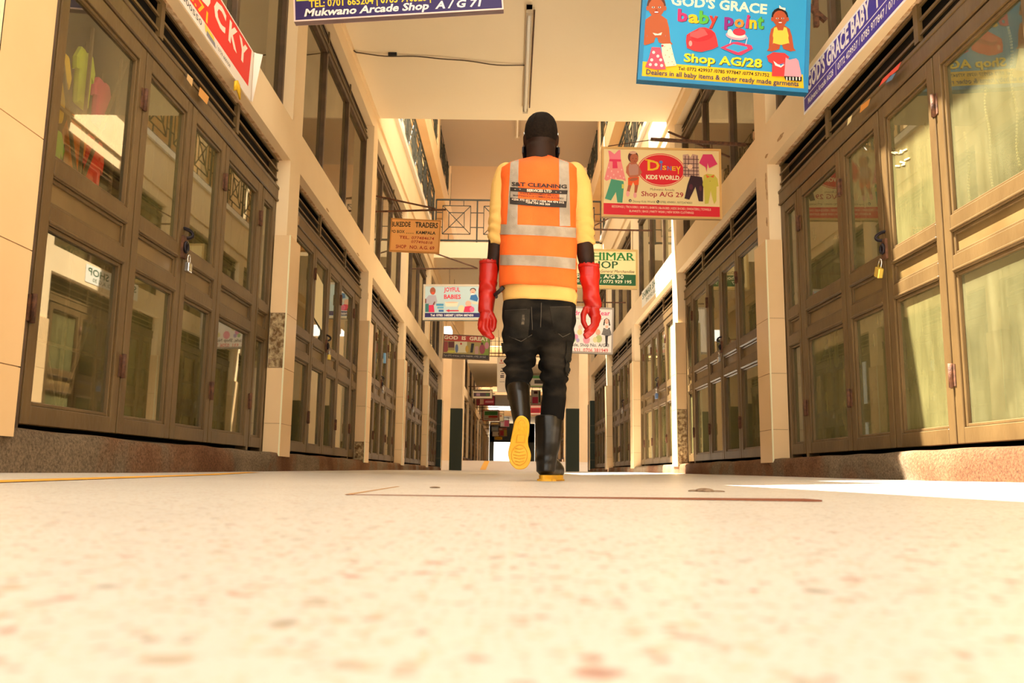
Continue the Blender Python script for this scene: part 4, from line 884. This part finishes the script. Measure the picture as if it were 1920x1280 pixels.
ARM_L = [((949, 330, 0), .050), ((940, 385, 0), .046), ((932, 445, -.005), .041), ((929, 478, .005), .039), ((917, 535, .008), .024), ((913, 578, .012), .017)]
ARM_R = [((1078, 330, 0), .050), ((1089, 385, 0), .046), ((1094, 445, -.005), .043), ((1098, 478, .005), .042), ((1107, 535, .008), .024), ((1110, 575, .012), .017)]
for arm in (ARM_L, ARM_R):
    for (p, r), (q, r2) in zip(arm, arm[1:]): b.capsule(PM(*p), r, PM(*q), r2, SKIN, 16)
for pts in ([((975, 612, 0), .075), ((972, 690, 0.01), .048), ((974, 740, -.06), .034), ((976, 780, -.17), .030)], [((1044, 612, 0), .075), ((1040, 700, .0), .048), ((1026, 850, .02), .034)]):
    for (p, r), (q, r2) in zip(pts, pts[1:]): b.capsule(PM(*p), r, PM(*q), r2, SKIN, 14)
own(finish(b, 'body', None, .0065, 3))
# hair cap
b = MB()
rings = []
for z, a, bb, dy, g_ in [(1.622, .0745, .092, .010, -.004), (1.634, .0755, .094, .008, .0005), (1.655, .0767, .098, .004, .003), (1.67, .0772, .099, .002, .004)]+[r+(.004,) for r in HR if r[0] >= 1.69]:
    rings.append([Vector((p.x, p.y, p.z+max(0, (p.y-YM-.02))*max(0, min(1.05, (1.71-z)/.05)))) for p in sring((hx, YM+.013+dy, z+.002), a+g_, bb+g_, 40, 2.15)])
b.loft(rings, HAIR, True)
ho = own(finish(b, 'hair', None, None, 0, lambda c: .0012*noise.noise(c*90)))
b = MB(); b.tube([Vector((hx-.045+.02*t, YM-.075+.01*t-.02*math.sin(PI*t), 1.705+.05*t)) for t in [i/8 for i in range(9)]], .0022, flat((.004, .003, .002), .8), 6); own(b.build('hair_parting'))
# face mask with ear loops
b = MB(); MASK = flat((.012, .010, .014), .7); vs = []
for j in range(7):
    z = 1.548+.105*j/6
    for i in range(15):
        t = -1.25+2.5*i/14; bul = 1.0+.10*math.sin(PI*j/6)
        vs.append((hx+.0865*math.sin(t)*bul, YM+.022+.098*math.cos(t)*bul, z+.012*math.cos(t)))
b.add(vs, [(j*15+i, j*15+i+1, (j+1)*15+i+1, (j+1)*15+i) for j in range(6) for i in range(14)], MASK, True)
for sx in (-1, 1):
    b.loft([[(hx+sx*.079, YM+.045, 1.555), (hx+sx*.083, YM+.045, 1.552), (hx+sx*.083, YM+.046, 1.625), (hx+sx*.079, YM+.046, 1.625)], [(hx+sx*.085, YM+.0, 1.580), (hx+sx*.092, YM+.0, 1.578), (hx+sx*.092, YM+.0, 1.607), (hx+sx*.085, YM+.0, 1.609)]], MASK, smooth=False)
own(tag(b.build('face_mask'), 'black face mask'))
b = MB()
for sx in (-1, 1): b.tube([Vector((hx+sx*.082, YM+.06, 1.63)), Vector((hx+sx*.084, YM+.03, 1.672)), Vector((hx+sx*.0835, YM+.006, 1.684)), Vector((hx+sx*.082, YM-.004, 1.672))], .0022, flat((.85, .85, .85), .5), 6)
own(tag(b.build('ear_loop'), 'white mask ear loops'))
# --- shirt
def folds(k, sc, amp): return lambda c: amp*(noise.noise(Vector((c.x*sc[0], c.y*sc[1], c.z*sc[2]+k)))+.5*noise.noise(Vector((c.x*sc[0]*2.3, c.y*sc[1]*2, c.z*sc[2]*2.1+k*2))))
b = MB()
b.loft([pring(xl, xr, py, bb, 0, 36, 2.8, sl) for xl, xr, py, bb, sl in ((990, 1040, 297, .066, 0), (975, 1052, 300, .082, 0), (950, 1075, 306, .098, 0), (945, 1078, 330, .112, 0), (946, 1076, 400, .114, 0), (945, 1074, 470, .112, 0), (942, 1077, 520, .117, .02), (943, 1079.5, 545, .122, .03), (944.5, 1079, 561, .124, .03))], SHIRT)
SL_L = [((950, 326, 0), .056), ((942, 348, 0), .054), ((939, 385, 0), .053), ((937, 420, 0), .051), ((935.5, 460, -.002), .049)]
SL_R = [((1075, 326, 0), .058), ((1086, 346, 0), .056), ((1090, 385, 0), .056), ((1092, 420, 0), .052), ((1095.5, 459, -.002), .049)]
for sl in (SL_L, SL_R):
    for (p, r), (q, r2) in zip(sl, sl[1:]):
        b.tube([PM(*p), PM(*q)], [r, r2], SHIRT, 18)
    for p, r in sl[:-1]: b.ball(PM(*p), r, SHIRT, 16, 10)
zE = PM(935, 400).z; zS = PM(935, 466).z
def shirt_disp(c):
    d = folds(1, (9, 9, 5), .004)(c)
    if abs(c.x-.12) > .17 and c.z < zE+.05:
        f = min(1, (zE+.05-c.z)/.12); d += f*.0038*math.sin(c.z*150+6*noise.noise(c*10))+.003*f
    return d
shirt = own(finish(b, 'shirt', None, .0062, 2, shirt_disp))
# --- safety vest
VR = [(993, 1037, 292.5, .066), (984, 1046, 294.5, .078), (965, 1062, 298.5, .098), (949, 1078, 303, .112), (940.5, 1083.5, 307.5, .120), (939.3, 1083.6, 318, .126), (939, 1083.4, 340, .131), (938.3, 1082.5, 375, .132), (937.6, 1081.3, 410, .130), (936.6, 1080.4, 450, .128), (935.4, 1079.8, 495, .129), (934.4, 1079.4, 535, .134)]
vr = []
for (a, c) in zip(VR, VR[1:]):
    n_ = max(1, int((c[2]-a[2])/7))
    for q in range(n_): t = q/n_; vr.append([a[i]*(1-t)+c[i]*t for i in range(4)])
vr.append(VR[-1])
b = MB(); b.loft([pring(xl, xr, py, bb, 0, 72, 3.0, .035 if py > 400 else .035*max(0, (py-300)/100)) for xl, xr, py, bb in vr], ORANGE, False)
vz = PM(1010, 535).z
vest = own(finish(b, 'safety_vest', None, None, 0, lambda c: folds(4, (11, 6, 3.2), .0065)(c)+.004*noise.noise(Vector((c.x*22+c.z*12, c.y*8, c.z*8)))+.0025*noise.noise(Vector((c.x*45-c.z*20, c.y*8, c.z*16)))+(.006*math.sin(c.x*42+1.3)*max(0, min(1, (1.25-c.z)/.3)))))
sol = vest.modifiers.new('solid', 'SOLIDIFY'); sol.thickness = .003; sol.offset = -1
vb = bvh_of(vest)
m = MB(); m.tube(pring(991, 1039, 292.5, .068, 0, 40, 2.6), .004, flat((.85, .10, .02), .7), 6, closed=True); own(tag(m.build('collar_trim'), 'red-orange collar binding'))
LT = [(952, 971.5), (950.5, 970.3)]; RT = [(1051, 1071), (1049, 1069)]
for (a, c) in ((LT, 'l'), (RT, 'r')):
    up = (958, 973) if c == 'l' else (1048, 1066)
    own(skin_strip(vb, 'reflective_tape', None, (up[0], 297), (up[1], 297), (a[1][0], 424), (a[1][1], 424), 8, 80, TAPE, .0022, label='silver reflective shoulder strip'))
own(skin_strip(vb, 'reflective_tape', None, (937.8, 420.5), (1079.6, 427), (937, 439.5), (1079.2, 446), 60, 8, TAPE, .0028, -1.0, label='upper silver reflective waist band'))
own(skin_strip(vb, 'reflective_tape', None, (936.0, 478), (1078.8, 484.5), (935.4, 497), (1078.4, 505), 60, 8, TAPE, .0028, -2.0, label='lower silver reflective waist band'))
PK = lambda x, y: (930+x/12, 330+y/12)
BLK = flat((.022, .014, .010), .6); WHT = flat((.80, .62, .48), .6)
own(skin_strip(vb, 'printed_panel', None, PK(325, 250), PK(1605, 325), PK(322, 340), PK(1597, 415), 50, 5, BLK, .0038, 1.0, label='black printed band'))
own(skin_strip(vb, 'printed_panel', None, PK(320, 490), PK(1585, 570), PK(315, 632), PK(1572, 715), 50, 7, BLK, .0038, 1.0, label='black printed band'))
own(skin_strip(vb, 'printed_panel', None, PK(320, 340), PK(330, 341), PK(316, 490), PK(326, 491), 2, 8, BLK, .0038)); own(skin_strip(vb, 'printed_panel', None, PK(1588, 414), PK(1598, 415), PK(1578, 570), PK(1588, 570), 2, 8, BLK, .0038))
tx = empty('printing'); own(tx)
def vt(t, L, R, h, m, bold=.02, w=0): skin_text(vb, None, t, PK(*L), PK(*R), h/12, m, bold, .0052, wave=w); own(bpy.context.scene.collection.objects[-1])
vt('S&T CLEANING', (358, 222), (1585, 288), 86, BLK, .035, 0)
vt('SERVICES LTD', (695, 352), (1245, 378), 58, WHT, .03, .2)
for q in ((440, 296), (545, 294), (1350, 358), (1450, 362)): vt('*', (q[0]-18, q[1]+46), (q[0]+18, q[1]+48), 46, WHT, .03)
vt('WASTE MANAGEMENT SERVICES', (540, 408), (1385, 470), 38, BLK, .015, .2); vt('MAINTENANCE OF COMMERCIAL BUILDINGS', (395, 455), (1512, 530), 38, BLK, .015, .2)
vt('+256 772 651 277 / +256 704 474 512', (360, 548), (1525, 625), 44, WHT, .025, .2); vt('+256 754 365 509', (665, 612), (1215, 668), 44, WHT, .025)
bpy.data.objects.remove(tx)
# --- gloves
def glove(cuff, palm, fingers, thumb, flip):
    b = MB()
    rings = []
    for xl, xr, py, bb in cuff: rings.append(pring(xl, xr, py, bb, .012 if py > 540 else .005, 24, 2.2))
    b.loft(rings, GLOVE)
    for (p, r), (q, r2) in zip(palm, palm[1:]): b.capsule(PM(*p), r, PM(*q), r2, GLOVE, 14)
    for ch, r in fingers:
        for i, (p, q) in enumerate(zip(ch, ch[1:])): b.capsule(PM(*p), r*(1-.07*i), PM(*q), r*(1-.07*(i+1)), GLOVE, 12)
    for i, (p, q) in enumerate(zip(thumb, thumb[1:])): b.capsule(PM(*p), .016-.0015*i, PM(*q), .0145-.0015*i, GLOVE, 12)
    wr = PM(*cuff[-1][:1], cuff[-1][2]).z
    o = finish(b, 'rubber_glove', None, .0042, 2, lambda c: (.0022*noise.noise(c*26)+.003*noise.noise(Vector((c.x*30, c.y*30, c.z*12)))+.0035*math.sin(c.z*75+9*noise.noise(c*7))*(1 if wr-.01 < c.z < wr+.14 else .2)))
    own(o)
    # open cuff
    top = cuff[0]; r1 = pring(top[0]-.5, top[1]+.5, top[2]-1.5, top[3]+.002, .005, 40, 2.2); r0 = pring(top[0], top[1], top[2]+5, top[3]+.001, .005, 40, 2.2)
    m = MB(); m.loft([r0, [Vector((p.x, p.y, p.z+.004*math.sin(i*2.4))) for i, p in enumerate(r1)]], GLOVE, False); cu = m.build('cuff', o); s_ = cu.modifiers.new('s', 'SOLIDIFY'); s_.thickness = .0025

    return o
glove([(899, 934, 488, .046), (899, 935, 500, .046), (898.4, 932.5, 520, .044), (898, 930, 545, .041), (897.8, 927.6, 564, .037), (897.6, 926.6, 582, .034)],
      [((913, 582, .012), .030), ((910, 596, .008), .028)],
      [([(915, 600, -.012), (913, 615, -.030), (919, 627, -.040), (924, 632, -.036)], .0125), ([(909, 603, -.006), (906, 618, -.026), (914, 629, -.042), (921, 633, -.040)], .013),
       ([(904, 602, .006), (901, 615, -.012), (908, 626, -.030), (915, 630, -.032)], .0125), ([(901, 599, .020), (899.5, 609, .008), (904, 619, -.010), (910, 624, -.016)], .0115)],
      [(921, 588, .0), (926.5, 601, -.012), (926, 612, -.020), (923.5, 619, -.024)], False)
glove([(1084, 1123.5, 494, .050), (1086.5, 1124, 512, .050), (1090, 1125, 535, .046), (1093, 1126, 556, .040), (1094.5, 1126.5, 574, .036)],
      [((1110, 574, .012), .033), ((1114, 590, .008), .028)],
      [([(1111, 594, -.004), (1113, 608, -.024), (1104, 617, -.036), (1097, 621, -.034)], .0125), ([(1116, 597, -.006), (1117, 611, -.028), (1106, 622, -.044), (1096, 627, -.044)], .0132),
       ([(1120.5, 596, .004), (1120, 608, -.016), (1110, 622, -.036), (1099, 632, -.040)], .0125), ([(1123, 593, .018), (1121.5, 604, .004), (1113, 617, -.018), (1103, 629, -.028)], .0115)],
      [(1100, 577, .0), (1093.5, 590, -.010), (1093.5, 603, -.018), (1098, 613, -.024)], True)
# --- jeans
b = MB()
b.loft([pring(xl, xr, py, bb, 0, 40, 2.5) for xl, xr, py, bb in ((945, 1079, 556, .116), (942, 1080, 572, .120), (941, 1079, 595, .124), (941.5, 1077, 620, .120), (944, 1075, 636, .100), (950, 1068, 650, .06))], JEANS)
b.loft([pring(xl, xr, py, bb, dy, 30, 2.3) for xl, xr, py, bb, dy in ((942, 1011, 612, .105, .0), (942, 1010.5, 636, .098, .005), (946.5, 1007, 660, .088, .015), (945, 999, 690, .078, .015), (947.5, 995, 712, .070, .0), (949, 993, 728, .064, -.02), (953, 993, 748, .058, -.055))], JEANS)
b.loft([pring(xl, xr, py, bb, dy, 30, 2.3) for xl, xr, py, bb, dy in ((1010.5, 1077.5, 612, .105, 0), (1011.5, 1075.5, 636, .098, .003), (1012, 1071, 660, .088, .006), (1011.5, 1067, 688, .078, .008), (1014, 1064, 705, .073, .01), (1017, 1061.5, 722, .069, .012), (1016, 1061, 745, .067, .012), (1013, 1056, 785, .062, .012))], JEANS)
zK = PM(1010, 690).z
def jean_disp(c):
    d = folds(9, (7, 7, 6), .0045)(c); f = math.exp(-((c.z-zK)/.085)**2)
    d += f*.0085*math.sin(c.z*105+c.x*14+5*noise.noise(c*9))
    f2 = math.exp(-((c.z-.70)/.07)**2); return d+f2*.005*math.sin(c.z*70+c.x*40)
jeans = own(finish(b, 'jeans', None, .0065, 2, jean_disp))
jb = bvh_of(jeans); JK = lambda x, y: (930+x/5.12, 550+y/5.12)
STITCH = flat((.085, .070, .05), .8); JD = noisy('pocket denim', (.007, .006, .005), (.036, .030, .022), 7, .85, .3, bscale=300, spec=.15)
for nm, tl, tr, bl, br in (('back_pocket', (85, 165), (330, 150), (95, 440), (310, 425)), ('back_pocket', (515, 130), (730, 130), (560, 385), (720, 370))):
    own(skin_strip(jb, nm, None, JK(*tl), JK(*tr), JK(*bl), JK(*br), 12, 14, JD, .0035, 0, 'denim back pocket'))
own(skin_strip(jb, 'cargo_pocket', None, JK(72, 470), JK(155, 465), JK(85, 575), JK(150, 540), 6, 8, JD, .012, 0)); own(skin_strip(jb, 'cargo_pocket', None, JK(670, 450), JK(722, 450), JK(655, 800), JK(690, 800), 5, 16, JD, .010, 0))
def seam(pts, r=.0016):
    ps = []
    for (x0, y0), (x1, y1) in zip(pts, pts[1:]):
        for q in range(8):
            h = hit(jb, *JK(x0+(x1-x0)*q/8, y0+(y1-y0)*q/8), .002)
            if h: ps.append(h)
    if len(ps) > 2: m = MB(); m.tube(ps, r, STITCH, 5); own(m.build('seam'))
seam([(435, 90), (432, 230), (425, 340)]); seam([(340, 130), (350, 380)]); seam([(90, 165), (330, 150)]); seam([(515, 130), (740, 128)]); seam([(590, 375), (640, 418), (720, 375)]); seam([(100, 400), (240, 460), (360, 385)]); seam([(700, 470), (665, 620), (690, 760)])
own(skin_strip(jb, 'worn_patch', None, JK(252, 205), JK(275, 205), JK(245, 300), JK(272, 300), 4, 8, noisy('frayed denim', (.03, .025, .02), (.22, .17, .11), 60, .9, .4), .0042))
b = MB(); b.tube([PM(944, 538, -.07), PM(936, 546, -.06), PM(929, 552, -.02), PM(930, 556, .05)], .010, flat((.02, .012, .012), .6), 8); own(tag(b.build('strap'), 'dark strap at the left hip'))
# --- boots
b = MB()
b.loft([pring(xl, xr, py, bb, dy, 30, 2.2) for xl, xr, py, bb, dy in ((1003, 1054.5, 777, .070, .012), (1003.2, 1054, 800, .069, .012), (1004, 1051, 830, .066, .014), (1005, 1046, 852, .060, .016), (1005, 1042, 868, .058, .02), (1005.5, 1041, 884, .062, .022))], BOOT)
hc = PM(1023.5, 890, .02)
FD = Vector((.30, .95, 0)).normalized()
h0 = Vector((hc.x, hc.y, .060)); 
b.capsule(h0, .043, h0+FD*.11+Vector((0, 0, -.004)), .046, BOOT, 18); b.capsule(h0+FD*.11, .046, h0+FD*.185+Vector((0, 0, -.010)), .043, BOOT, 18)
b.capsule(h0+Vector((0, 0, .03)), .045, h0+FD*.10+Vector((0, 0, .01)), .044, BOOT, 16)
def foot_outline(n, L, wd, hw):
    out = []
    for i in range(n):
        t = 2*PI*i/n; x = math.cos(t); s_ = math.sin(t); u = (x+1)/2
        half = hw+(wd-hw)*min(1, u*1.4)-(.010*math.exp(-((u-.4)/.15)**2)); out.append((u*L, s_*half))
    return out
rb = own(finish(b, 'rubber_boot', None, .0055, 3, lambda c: .0012*noise.noise(c*20)+.002*math.sin(c.z*90)*math.exp(-((c.z-.11)/.03)**2)))
SD = Vector((FD.y, -FD.x, 0)); fo = foot_outline(36, .285, .050, .042); base = Vector((hc.x, hc.y, 0))-FD*.052
m = MB(); m.loft([[base+FD*u+SD*v+Vector((0, 0, z)) for u, v in fo] for z in (.006, .028)], SOLE, True, False)
m.loft([[base+FD*u*.36+SD*v*.98+Vector((0, 0, z)) for u, v in fo] for z in (0, .01)], SOLE, True, False); m.loft([[base+FD*(.12+u*.57)+SD*v*.96+Vector((0, 0, z)) for u, v in fo] for z in (0, .01)], SOLE, True, False)
sb = m.build('boot_sole', rb); tag(sb, 'yellow rubber boot sole')
# left boot, heel up, sole towards the camera
OUT = [(976.8, 779), (984, 781), (990, 787), (992.5, 796), (992, 810), (990, 823), (990.5, 834), (994, 845), (995.7, 855), (993, 868), (986, 877), (976, 880), (966, 878), (957, 868), (953, 855), (953, 845), (956, 832), (959, 818), (962, 802), (965, 790), (970, 782)]
def smooth_out(pts, k=3):
    out = []; n = len(pts)
    for i in range(n):
        p0, p1, p2, p3 = pts[i-1], pts[i], pts[(i+1) % n], pts[(i+2) % n]
        for q in range(k):
            t = q/k; out.append(tuple(.5*(2*p1[a]+(p2[a]-p0[a])*t+(2*p0[a]-5*p1[a]+4*p2[a]-p3[a])*t*t+(3*p1[a]-p0[a]-3*p2[a]+p3[a])*t**3) for a in (0, 1)))
    return out
OUTS = smooth_out(OUT); oc = (974.5, 832)
def lsole(x, y, d, sc=1.0):
    px, py = oc[0]+(x-oc[0])*sc, oc[1]+(y-oc[1])*sc; v = (y-779)/101
    return at_depth(px, py, 3.655+.055*v+.02*math.sin(PI*v)+d)
b = MB(); b.loft([[lsole(x, y, d, sc) for x, y in OUTS] for d, sc in ((.012, .99), (.03, .98), (.055, .93), (.080, .80), (.098, .58))], BOOT)
b.loft([pring(xl, xr, py, bb, dy, 30, 2.2, 0, 0, tl) for xl, xr, py, bb, dy, tl in ((950, 994, 722, .072, -.035, -.25), (952.5, 994, 740, .070, -.085, -.3), (957, 995, 765, .064, -.145, -.3), (961, 995, 785, .060, -.195, -.2), (963, 994, 800, .056, -.225, 0), (962, 993, 815, .050, -.235, 0))], BOOT)
lb = own(finish(b, 'rubber_boot', None, .0055, 3, lambda c: .001*noise.noise(c*20)))
m = MB(); m.loft([[lsole(x, y, d, sc) for x, y in OUTS] for d, sc in ((-.004, .96), (0, 1.0), (.018, 1.0))], SOLE, True, False)
SOLE2 = noisy('worn yellow rubber', (.66, .30, .015), (.80, .40, .03), 20, .5, .2)
def loop(pts, r): m.tube([lsole(x, y, -.005) for x, y in pts], r, SOLE2, 6, closed=True)
loop(ell(978, 797, 7, 10, 8, 16), .0022); loop([(970, 815), (985, 815), (984, 829), (968, 829)], .0025); loop(ell(974, 853, 15, 19, 5, 22), .002)
for y in range(840, 874, 6): w_ = 12-abs(y-853)*.35; m.tube([lsole(974-w_, y, -.005), lsole(974, y+2, -.006), lsole(974+w_, y, -.005)], .0018, SOLE2, 6)
sb = m.build('boot_sole', lb); tag(sb, 'yellow rubber boot sole turned to the viewer')

# ------------------------------------------------------------ small fittings
def padlock(label, p, ax, body=STEEL, sc=1.0, extra=None):
    """p: top of shackle; ax: +1 left wall, -1 right wall"""
    root = empty('padlock', p, label=label, cat='padlock')
    m = MB(); w_, h_, t_ = .022*sc, .045*sc, .012*sc
    m.box((-t_, -w_, -.085*sc), (t_, w_, -.085*sc+h_), body); bevel(m.build('lock_body', root), .004*sc, 2)
    m = MB(); m.tube([(0, -.014*sc, -.045*sc), (0, -.014*sc, -.015*sc), (0, -.009*sc, -.004*sc), (0, 0, 0), (0, .009*sc, -.004*sc), (0, .014*sc, -.015*sc), (0, .014*sc, -.045*sc)], .0042*sc, STEEL, 8); m.build('shackle', root)
    return root
def hasp(label, x, y, z, n, sc=1.0):
    m = MB()
    m.tube([(x+.03*n*math.cos(a), y+.038*sc*math.cos(a), z+.024*sc*math.sin(a)) for a in [i*PI/8 for i in range(16)]], .009*sc, flat((.02, .015, .02), .35, .5), 8, closed=True)
    m.tube([(x+.02*n, y-.01+.02*sc*math.cos(a), z-.075*sc+.024*sc*math.sin(a)) for a in [i*PI/8 for i in range(16)]], .008*sc, flat((.02, .015, .02), .35, .5), 8, closed=True)
    m.box((x-.01*n, y-.03*sc, z-.13*sc), (x+.012*n, y+.02*sc, z-.02*sc), RUST)
    return tag(m.build('door_chain'), label, 'chain')
def seam_y(b, t=1.61): return b[0]+t*(b[1]-b[0])/W0
LX = WL-.08; RX = WR+.08
for i, (dz, nm, bd, sc) in enumerate(((0, 'nearest', STEEL, 1.15), (0, 'second', BRASS, 1.1), (0, 'third', STEEL, 1.1), (0, 'fourth', STEEL, 1.1))):
    y = seam_y(BAYS_L[i+1]); hasp(f'dark chain links closing the {nm} pair of shop doors on the left', LX, y, 1.31, 1, 1.1)
    padlock(f'padlock hanging on the {nm} shop doors on the left', (LX+.03, y+.01, 1.19), 1, bd, sc)
for i, (nm, bd, sc) in enumerate((('nearest', BRASS, 1.2), ('second', STEEL, 1.1), ('third', flat((.10, .16, .30), .3, .3), 1.6), ('fourth', STEEL, 1.1))):
    y = seam_y(BAYS_R[i+1]); hasp(f'dark chain links closing the {nm} pair of shop doors on the right', RX, y, 1.33, -1, 1.0)
    pl_ = padlock(f'padlock hanging on the {nm} shop doors on the right', (RX-.03, y-.01, 1.20), -1, bd, sc)
    if i == 0: pl_.rotation_euler = (.45, 0, 0)
y3 = seam_y(BAYS_L[3])
tag(MB().box((LX+.02, y3-.02, 1.52), (LX+.05, y3+.03, 1.66), flat('7ab0dc', .3)).build('blue_tag'), 'small pale blue tag hanging at the third left doors', 'tag')
b2 = BAYS_L[2]
MBp = MB(); sc2 = (b2[1]-b2[0])/W0
MBp.add([(WL-.100, b2[0]+1.10*sc2, 1.86), (WL-.100, b2[0]+1.44*sc2, 1.80), (WL-.098, b2[0]+1.47*sc2, 1.36), (WL-.102, b2[0]+1.08*sc2, 1.44)], [(0, 1, 2, 3)], flat('e8dcae'))
tag(MBp.build('paper_notice'), 'pale paper notice stuck on the second left shop door pane', 'notice')
def sticker(label, pts, c, side):
    x = (WL-.053) if side == 'L' else (WR+.053)
    m = MB(); m.add([at_x(px, py, x) for px, py in pts], [tuple(range(len(pts)))], flat(c)); tag(m.build('sticker'), label, 'sticker')
sticker('torn pale sticker on the left transom, nearer one', [(352, 138), (362, 148), (360, 162), (350, 148)], 'd8b078', 'L')
sticker('torn orange sticker on the left transom, farther one', [(375, 163), (392, 182), (388, 196), (372, 178)], 'd89a50', 'L')
sticker('torn red paper scrap on the right louvres', [(1690, 115), (1684, 130), (1648, 162), (1655, 148)], 'd8503c', 'R'); sticker('torn blue scrap under the red one, right louvres', [(1680, 136), (1672, 150), (1660, 156), (1668, 142)], '5a7a98', 'R')
sticker('small white sticker on the right transom', [(1598, 215), (1595, 228), (1588, 236), (1590, 222)], 'e8d8a0', 'R'); sticker('small orange patch on the right transom', [(1632, 184), (1628, 198), (1612, 212), (1614, 198)], 'd08a38', 'R')
m = MB(); m.loft([[(x, y, z+.02*math.sin(y*40)) for x, z in ((WL+.02, 2.36), (WL+.03, 2.36), (WL+.03, 2.30), (WL+.02, 2.30))] for y in (4.86, 4.90, 4.94, 4.97)], flat('e8b820')); tag(m.build('yellow_rag'), 'scrap of yellow plastic caught under the left fascia', 'scrap')
# goods behind the clear pane of the nearest left shop
cols = [('pink', 'e05a8c', 3.20, 1.62, .30, 0), ('yellow', 'f0c828', 3.36, 1.46, .30, 0), ('teal', '5ab8b0', 3.20, 1.24, .30, 0), ('green', '7ab82c', 3.36, 1.18, .24, 0), ('orange', 'f07a20', 3.53, 1.20, .34, 0), ('red', 'e83428', 3.70, 1.18, .34, 0), ('lime', 'b8c832', 3.55, 1.60, .26, 0), ('magenta', 'd83a78', 3.72, 1.58, .22, 0)]
for nm, c, y, z, h, r_ in cols:
    m = MB(); x = WL-.19; wd = .062
    out = [(-.7, 0), (.7, 0), (.8, .45), (.78, .62), (1.15, .55), (1.3, .75), (.75, 1), (.3, 1), (0, .93), (-.3, 1), (-.75, 1), (-1.3, .75), (-1.15, .55), (-.78, .62), (-.8, .45)]
    m.loft([[(x+dx, y+u*wd*sc, z+h*(.5+(v-.5)*sc)+.004*math.sin(u*9)) for u, v in out] for dx, sc in ((-.016, .9), (-.008, 1), (.008, 1), (.016, .9))], flat(c, .8), True, False)
    m.tube([(x, y, z+h*.95), (x, y, z+h+.04)], .003, METALD, 5)
    tag(m.build('hanging_garment'), f'{nm} baby garment hanging behind the nearest left pane', 'garment')
for i, (y, z0, z1) in enumerate(((3.32, 1.30, 1.92), (3.52, 1.28, 1.86), (3.70, 1.25, 1.62))):
    m = MB()
    for q in range(int((z1-z0)/.014)): m.ball((WR+.128, y+.01*math.sin(q*.3), z0+q*.014), .006, flat('e8dca8'), 6, 4)
    tag(m.build('bead_string'), f"string of pale beads behind the nearest right pane, {['nearest to the camera', 'middle one', 'farthest'][i]}", 'beads')
# lights and cable under the slab
def tube_light(label, x, y0, y1, z, wd=.055):
    r = empty('ceiling_light', (x, y0, z), label=label, cat='light')
    m = MB(); m.box((-wd/2, 0, -.05), (wd/2, y1-y0, 0), flat((.55, .46, .34), .5)); m.box((-wd*.55, 0, -.085), (wd*.55, .05, 0), flat((.5, .42, .3), .5)); m.box((-wd*.55, y1-y0-.05, -.085), (wd*.55, y1-y0, 0), flat((.5, .42, .3), .5)); m.build('fixture', r)
    m = MB(); m.tube([(0, .05, -.07), (0, y1-y0-.05, -.07)], .016, flat((.92, .88, .78), .3), 10); m.build('tube', r)
    m = MB(); m.tube([(.05, .05, -.03), (.05, y1-y0-.05, -.03)], .008, RUST, 6); m.build('conduit', r)
tube_light('long unlit fluorescent tube fixture under the near ceiling slab', .125, 7.55, 9.85, 4.45)
tube_light('short unlit fluorescent fixture under the far grey roof, left of his head', .062, 19.3, 20.85, 8.6, .10)
m = MB(); pts = []
for i in range(25):
    t = i/24; px = 985+(668-985)*t; pts.append(Vector((.10+(WL+.02-.10)*t, 8.75-.25*t+.02*math.sin(9*t), 4.437-.012*math.sin(t*PI*3)**2)))
pts += [Vector((WL+.02, 8.40, 4.40))]
m.tube(pts, .007, flat((.10, .06, .03), .7), 6); tag(m.build('cable'), 'thin sagging cable running from the tube light to left wall', 'cable')
tag(MB().box((-1.36, 8.52, 4.42), (-1.27, 8.56, 4.45), BLACK).build('cable_clip'), 'small black clip on the ceiling beside the cable', 'clip')
m = MB(); r5 = random.Random(5)
for q in range(9):
    px, py = 1672+r5.random()*26, 278+r5.random()*34; a_ = at_x(px, py, WR+.107); b_ = at_x(px+6+4*r5.random(), py-5+8*r5.random(), WR+.107); m.bar(a_, b_, .007, flat('ecdca0'))
o = m.build('glue_residue'); tag(o, 'pale scraps of glue residue on a right pane beside the brass padlock', 'residue', kind='stuff')
GROUPS = {'hanging_sign': 'signs hanging over the arcade', 'wall_banner': 'banners on the shop fascias', 'sign_bracket': 'iron brackets for the hanging signs', 'padlock': 'padlocks on the shop doors', 'door_chain': 'chains on the shop doors',
          'hanging_garment': 'baby garments behind the nearest left pane', 'bead_string': 'bead strings behind the nearest right pane', 'column': 'columns of the cross passage', 'railing': 'railings of the upper walkways', 'ceiling_light': 'fluorescent lights', 'sticker': 'scraps stuck above the shop doors', 'clod': 'dirt on the floor'}
for o in C.objects:
    k_ = o.name.split('.')[0]
    if o.parent is None and k_ in GROUPS: o['group'] = GROUPS[k_]
bpy.context.view_layer.update()
